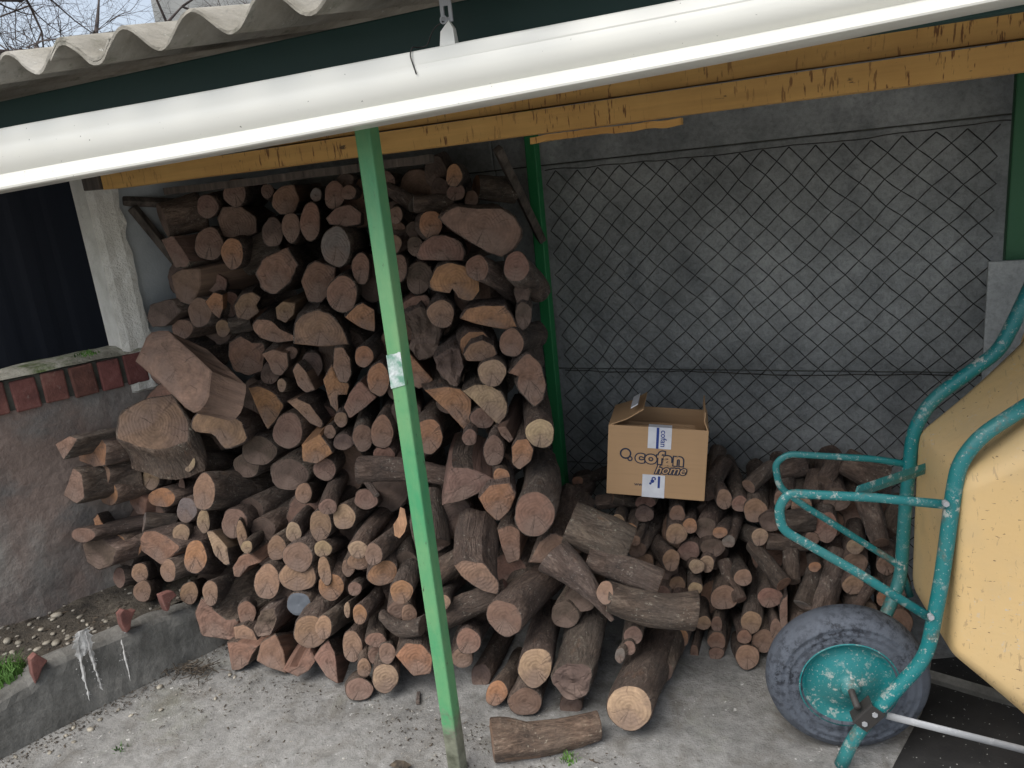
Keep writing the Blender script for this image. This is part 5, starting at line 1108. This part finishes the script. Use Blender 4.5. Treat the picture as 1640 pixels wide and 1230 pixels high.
tw = [onZ(x, y, .01) for x, y in ((292, 1075), (330, 1070), (300, 1085), (340, 1060), (312, 1062), (352, 1072))]
lt = MB(); r_ = random.Random(9)
for _ in range(70):
    c = onZ(r_.gauss(312, 20), r_.gauss(1072, 8), r_.uniform(.004, .03)); a = r_.uniform(0, 6.28); e = np.array([math.cos(a), math.sin(a), r_.uniform(-.2, .2)])*r_.uniform(.01, .035); lt.tube([c-e, c, c+e], .0016, 4)
tag(lt.build('twig_litter', M['litter']), kind='stuff')
def grass(px, py, z, n, h, spread, label):
    c = onZ(px, py, z); mbq = MB(); r_ = random.Random(int(px))
    for _ in range(n):
        a = r_.uniform(0, 6.28); rr = spread*math.sqrt(r_.random()); b = np.array([c[0]+rr*math.cos(a), c[1]+rr*math.sin(a), z-.005]); l = h*r_.uniform(.5, 1.1); ln_ = np.array([r_.gauss(0, .4), r_.gauss(0, .4), 0])*l; w_ = np.array([math.cos(a+1), math.sin(a+1), 0])*.0022
        m1 = b+np.array([0, 0, l*.6])+ln_*.3; m2 = b+np.array([0, 0, l*.95])+ln_; mbq.add([b-w_, b+w_, m1+w_*.8, m1-w_*.8, m2], [(0, 1, 2, 3), (3, 2, 4)])
    o = mbq.build('grass_tuft', M['grass']); tag(o, label, 'grass tuft')
grass(2, 1085, .18, 420, .055, .075, 'lush green grass tuft on the planter soil behind the kerb'); grass(912, 1218, .002, 46, .022, .022, 'small green weed sprouting from the concrete beside the lone log'); grass(195, 1200, .002, 26, .02, .02, 'small weed at the foot of the kerb'); grass(140, 566, 1.085, 60, .015, .05, 'moss tuft on the wall cap beside the pillar')
ch = onZ(1215, 0, 0) if False else onZ(670, 1118, .006)
tag(MB().box((-.006, -.026, -.005), (.006, .026, .006), Matrix.Translation(Vector(ch)) @ Matrix.Rotation(.5, 4, 'Z')).build('bark_chip', M['bark'], bevel=.002), 'single red brown bark chip on the concrete by the light green post', 'bark chip')
ch = onZ(640, 1226, .01)
tag(MB().add([ch+np.array(q) for q in ((-.03, -.01, 0), (.02, -.015, 0), (.035, .01, .002), (0, .02, 0), (-.01, 0, .016), (.015, .003, .018))], [(0, 3, 2, 1), (0, 1, 5, 4), (1, 2, 5), (2, 3, 4, 5), (3, 0, 4)]).build('dark_chip', M['litter']), 'small dark bark lump on the concrete before the light green post', 'bark chip')
# ================================================================== BEYOND THE ROOF: tree, house, brush
def tree(base, h, seed, label, lean=(0, 0), spread=.62, n0=7):
    e = empty('bare_tree', base, label, 'tree'); r_ = random.Random(seed); trunk = MB(); limbs = MB(); twigs = MB()
    top = np.array([lean[0], lean[1], h]); P = [top*(i/6)+np.array([r_.gauss(0, .03), r_.gauss(0, .03), 0]) for i in range(7)]
    trunk.tube(P, [.12*(1-.5*i/6) for i in range(7)], 10)
    def br(p, d, l, r, lev):
        pts = [p]; q = p; n = 6
        for k in range(n):
            d = nrm(d+np.array([r_.gauss(0, .17), r_.gauss(0, .17), r_.gauss(0, .14)])); q = q+d*l/n; pts.append(q)
        (limbs if lev < 2 else twigs).tube(pts, [r*(1-.75*i/n) for i in range(n+1)], 6 if lev < 2 else 4, cap=False)
        if lev < 4:
            for k in range(6 if lev < 3 else 5):
                j = r_.randint(1, n); dd = nrm(d*.5+np.array([r_.gauss(0, spread), r_.gauss(0, spread), r_.gauss(.05, .45)])); br(pts[j], dd, l*r_.uniform(.45, .72), r*.55*(1-.4*j/n), lev+1)
    for i in range(n0):
        a = 2*math.pi*i/n0+r_.uniform(-.3, .3); st = P[3+i % 4]; br(st, nrm(np.array([math.cos(a), math.sin(a), r_.uniform(.1, .7)])), h*.62, .034, 0)
    trunk.build('trunk', M['twig'], e, smooth=True); limbs.build('limbs', M['twig'], e, smooth=True); twigs.build('twigs', M['twig'], e)
c = CAM+ray(-70, 40)*6.0; tree((c[0], c[1], 0), c[2]+.6, 4, 'bare branched tree beyond the corrugated roof', n0=8)
c = CAM+ray(170, 125)*7.0; tree((c[0], c[1], 0), c[2], 9, 'bare crowned tree rising behind the ridge of the corrugated roof', n0=9)
hd = CAM+ray(225, 20)*9.5
he = empty('house', (hd[0], hd[1]+.2, 0), 'plain grey rendered house wall behind the bare branches', 'house')
hz_ = 7.0
MB().box((0, 0, 0), (4.5, .3, hz_)).build('wall', M['house'], he)
MB().box((-.1, -.15, hz_), (4.6, .5, hz_+.12)).build('roof_edge', M['cement'], he)
he.rotation_euler = (0, 0, D2R(26))
bc = CAM+ray(15, 92)*4.0
bb = MB(); r_ = random.Random(21)
for _ in range(900):
    p = bc+np.array([r_.gauss(-.15, .28), r_.gauss(0, .3), -abs(r_.gauss(0, .25))]); d = np.array([r_.gauss(0, 1), r_.gauss(0, 1), r_.gauss(0, .6)]); d = nrm(d)*r_.uniform(.06, .16); bb.tube([p-d, p+np.array([0, 0, .01]), p+d], .004, 3, cap=False)
bs = empty('brush_heap', (bc[0], bc[1], 0), 'brown dry brush heap beyond the left end of the roof', 'brush')
o = bb.build('dry_twigs', M['twig'], bs); o.matrix_parent_inverse = Matrix.Translation(-Vector(bs.location)); o['kind'] = 'stuff'
st = MB(); 
for _ in range(9):
    p = bc+np.array([r_.gauss(-.15, .2), r_.gauss(0, .2), -.2]); st.tube([(p[0], p[1], 0), (p[0]+.05, p[1], p[2]*.5), tuple(p)], [.02, .016, .01], 6)
o = st.build('stems', M['twig'], bs); o.matrix_parent_inverse = Matrix.Translation(-Vector(bs.location))
bpy.context.view_layer.update()
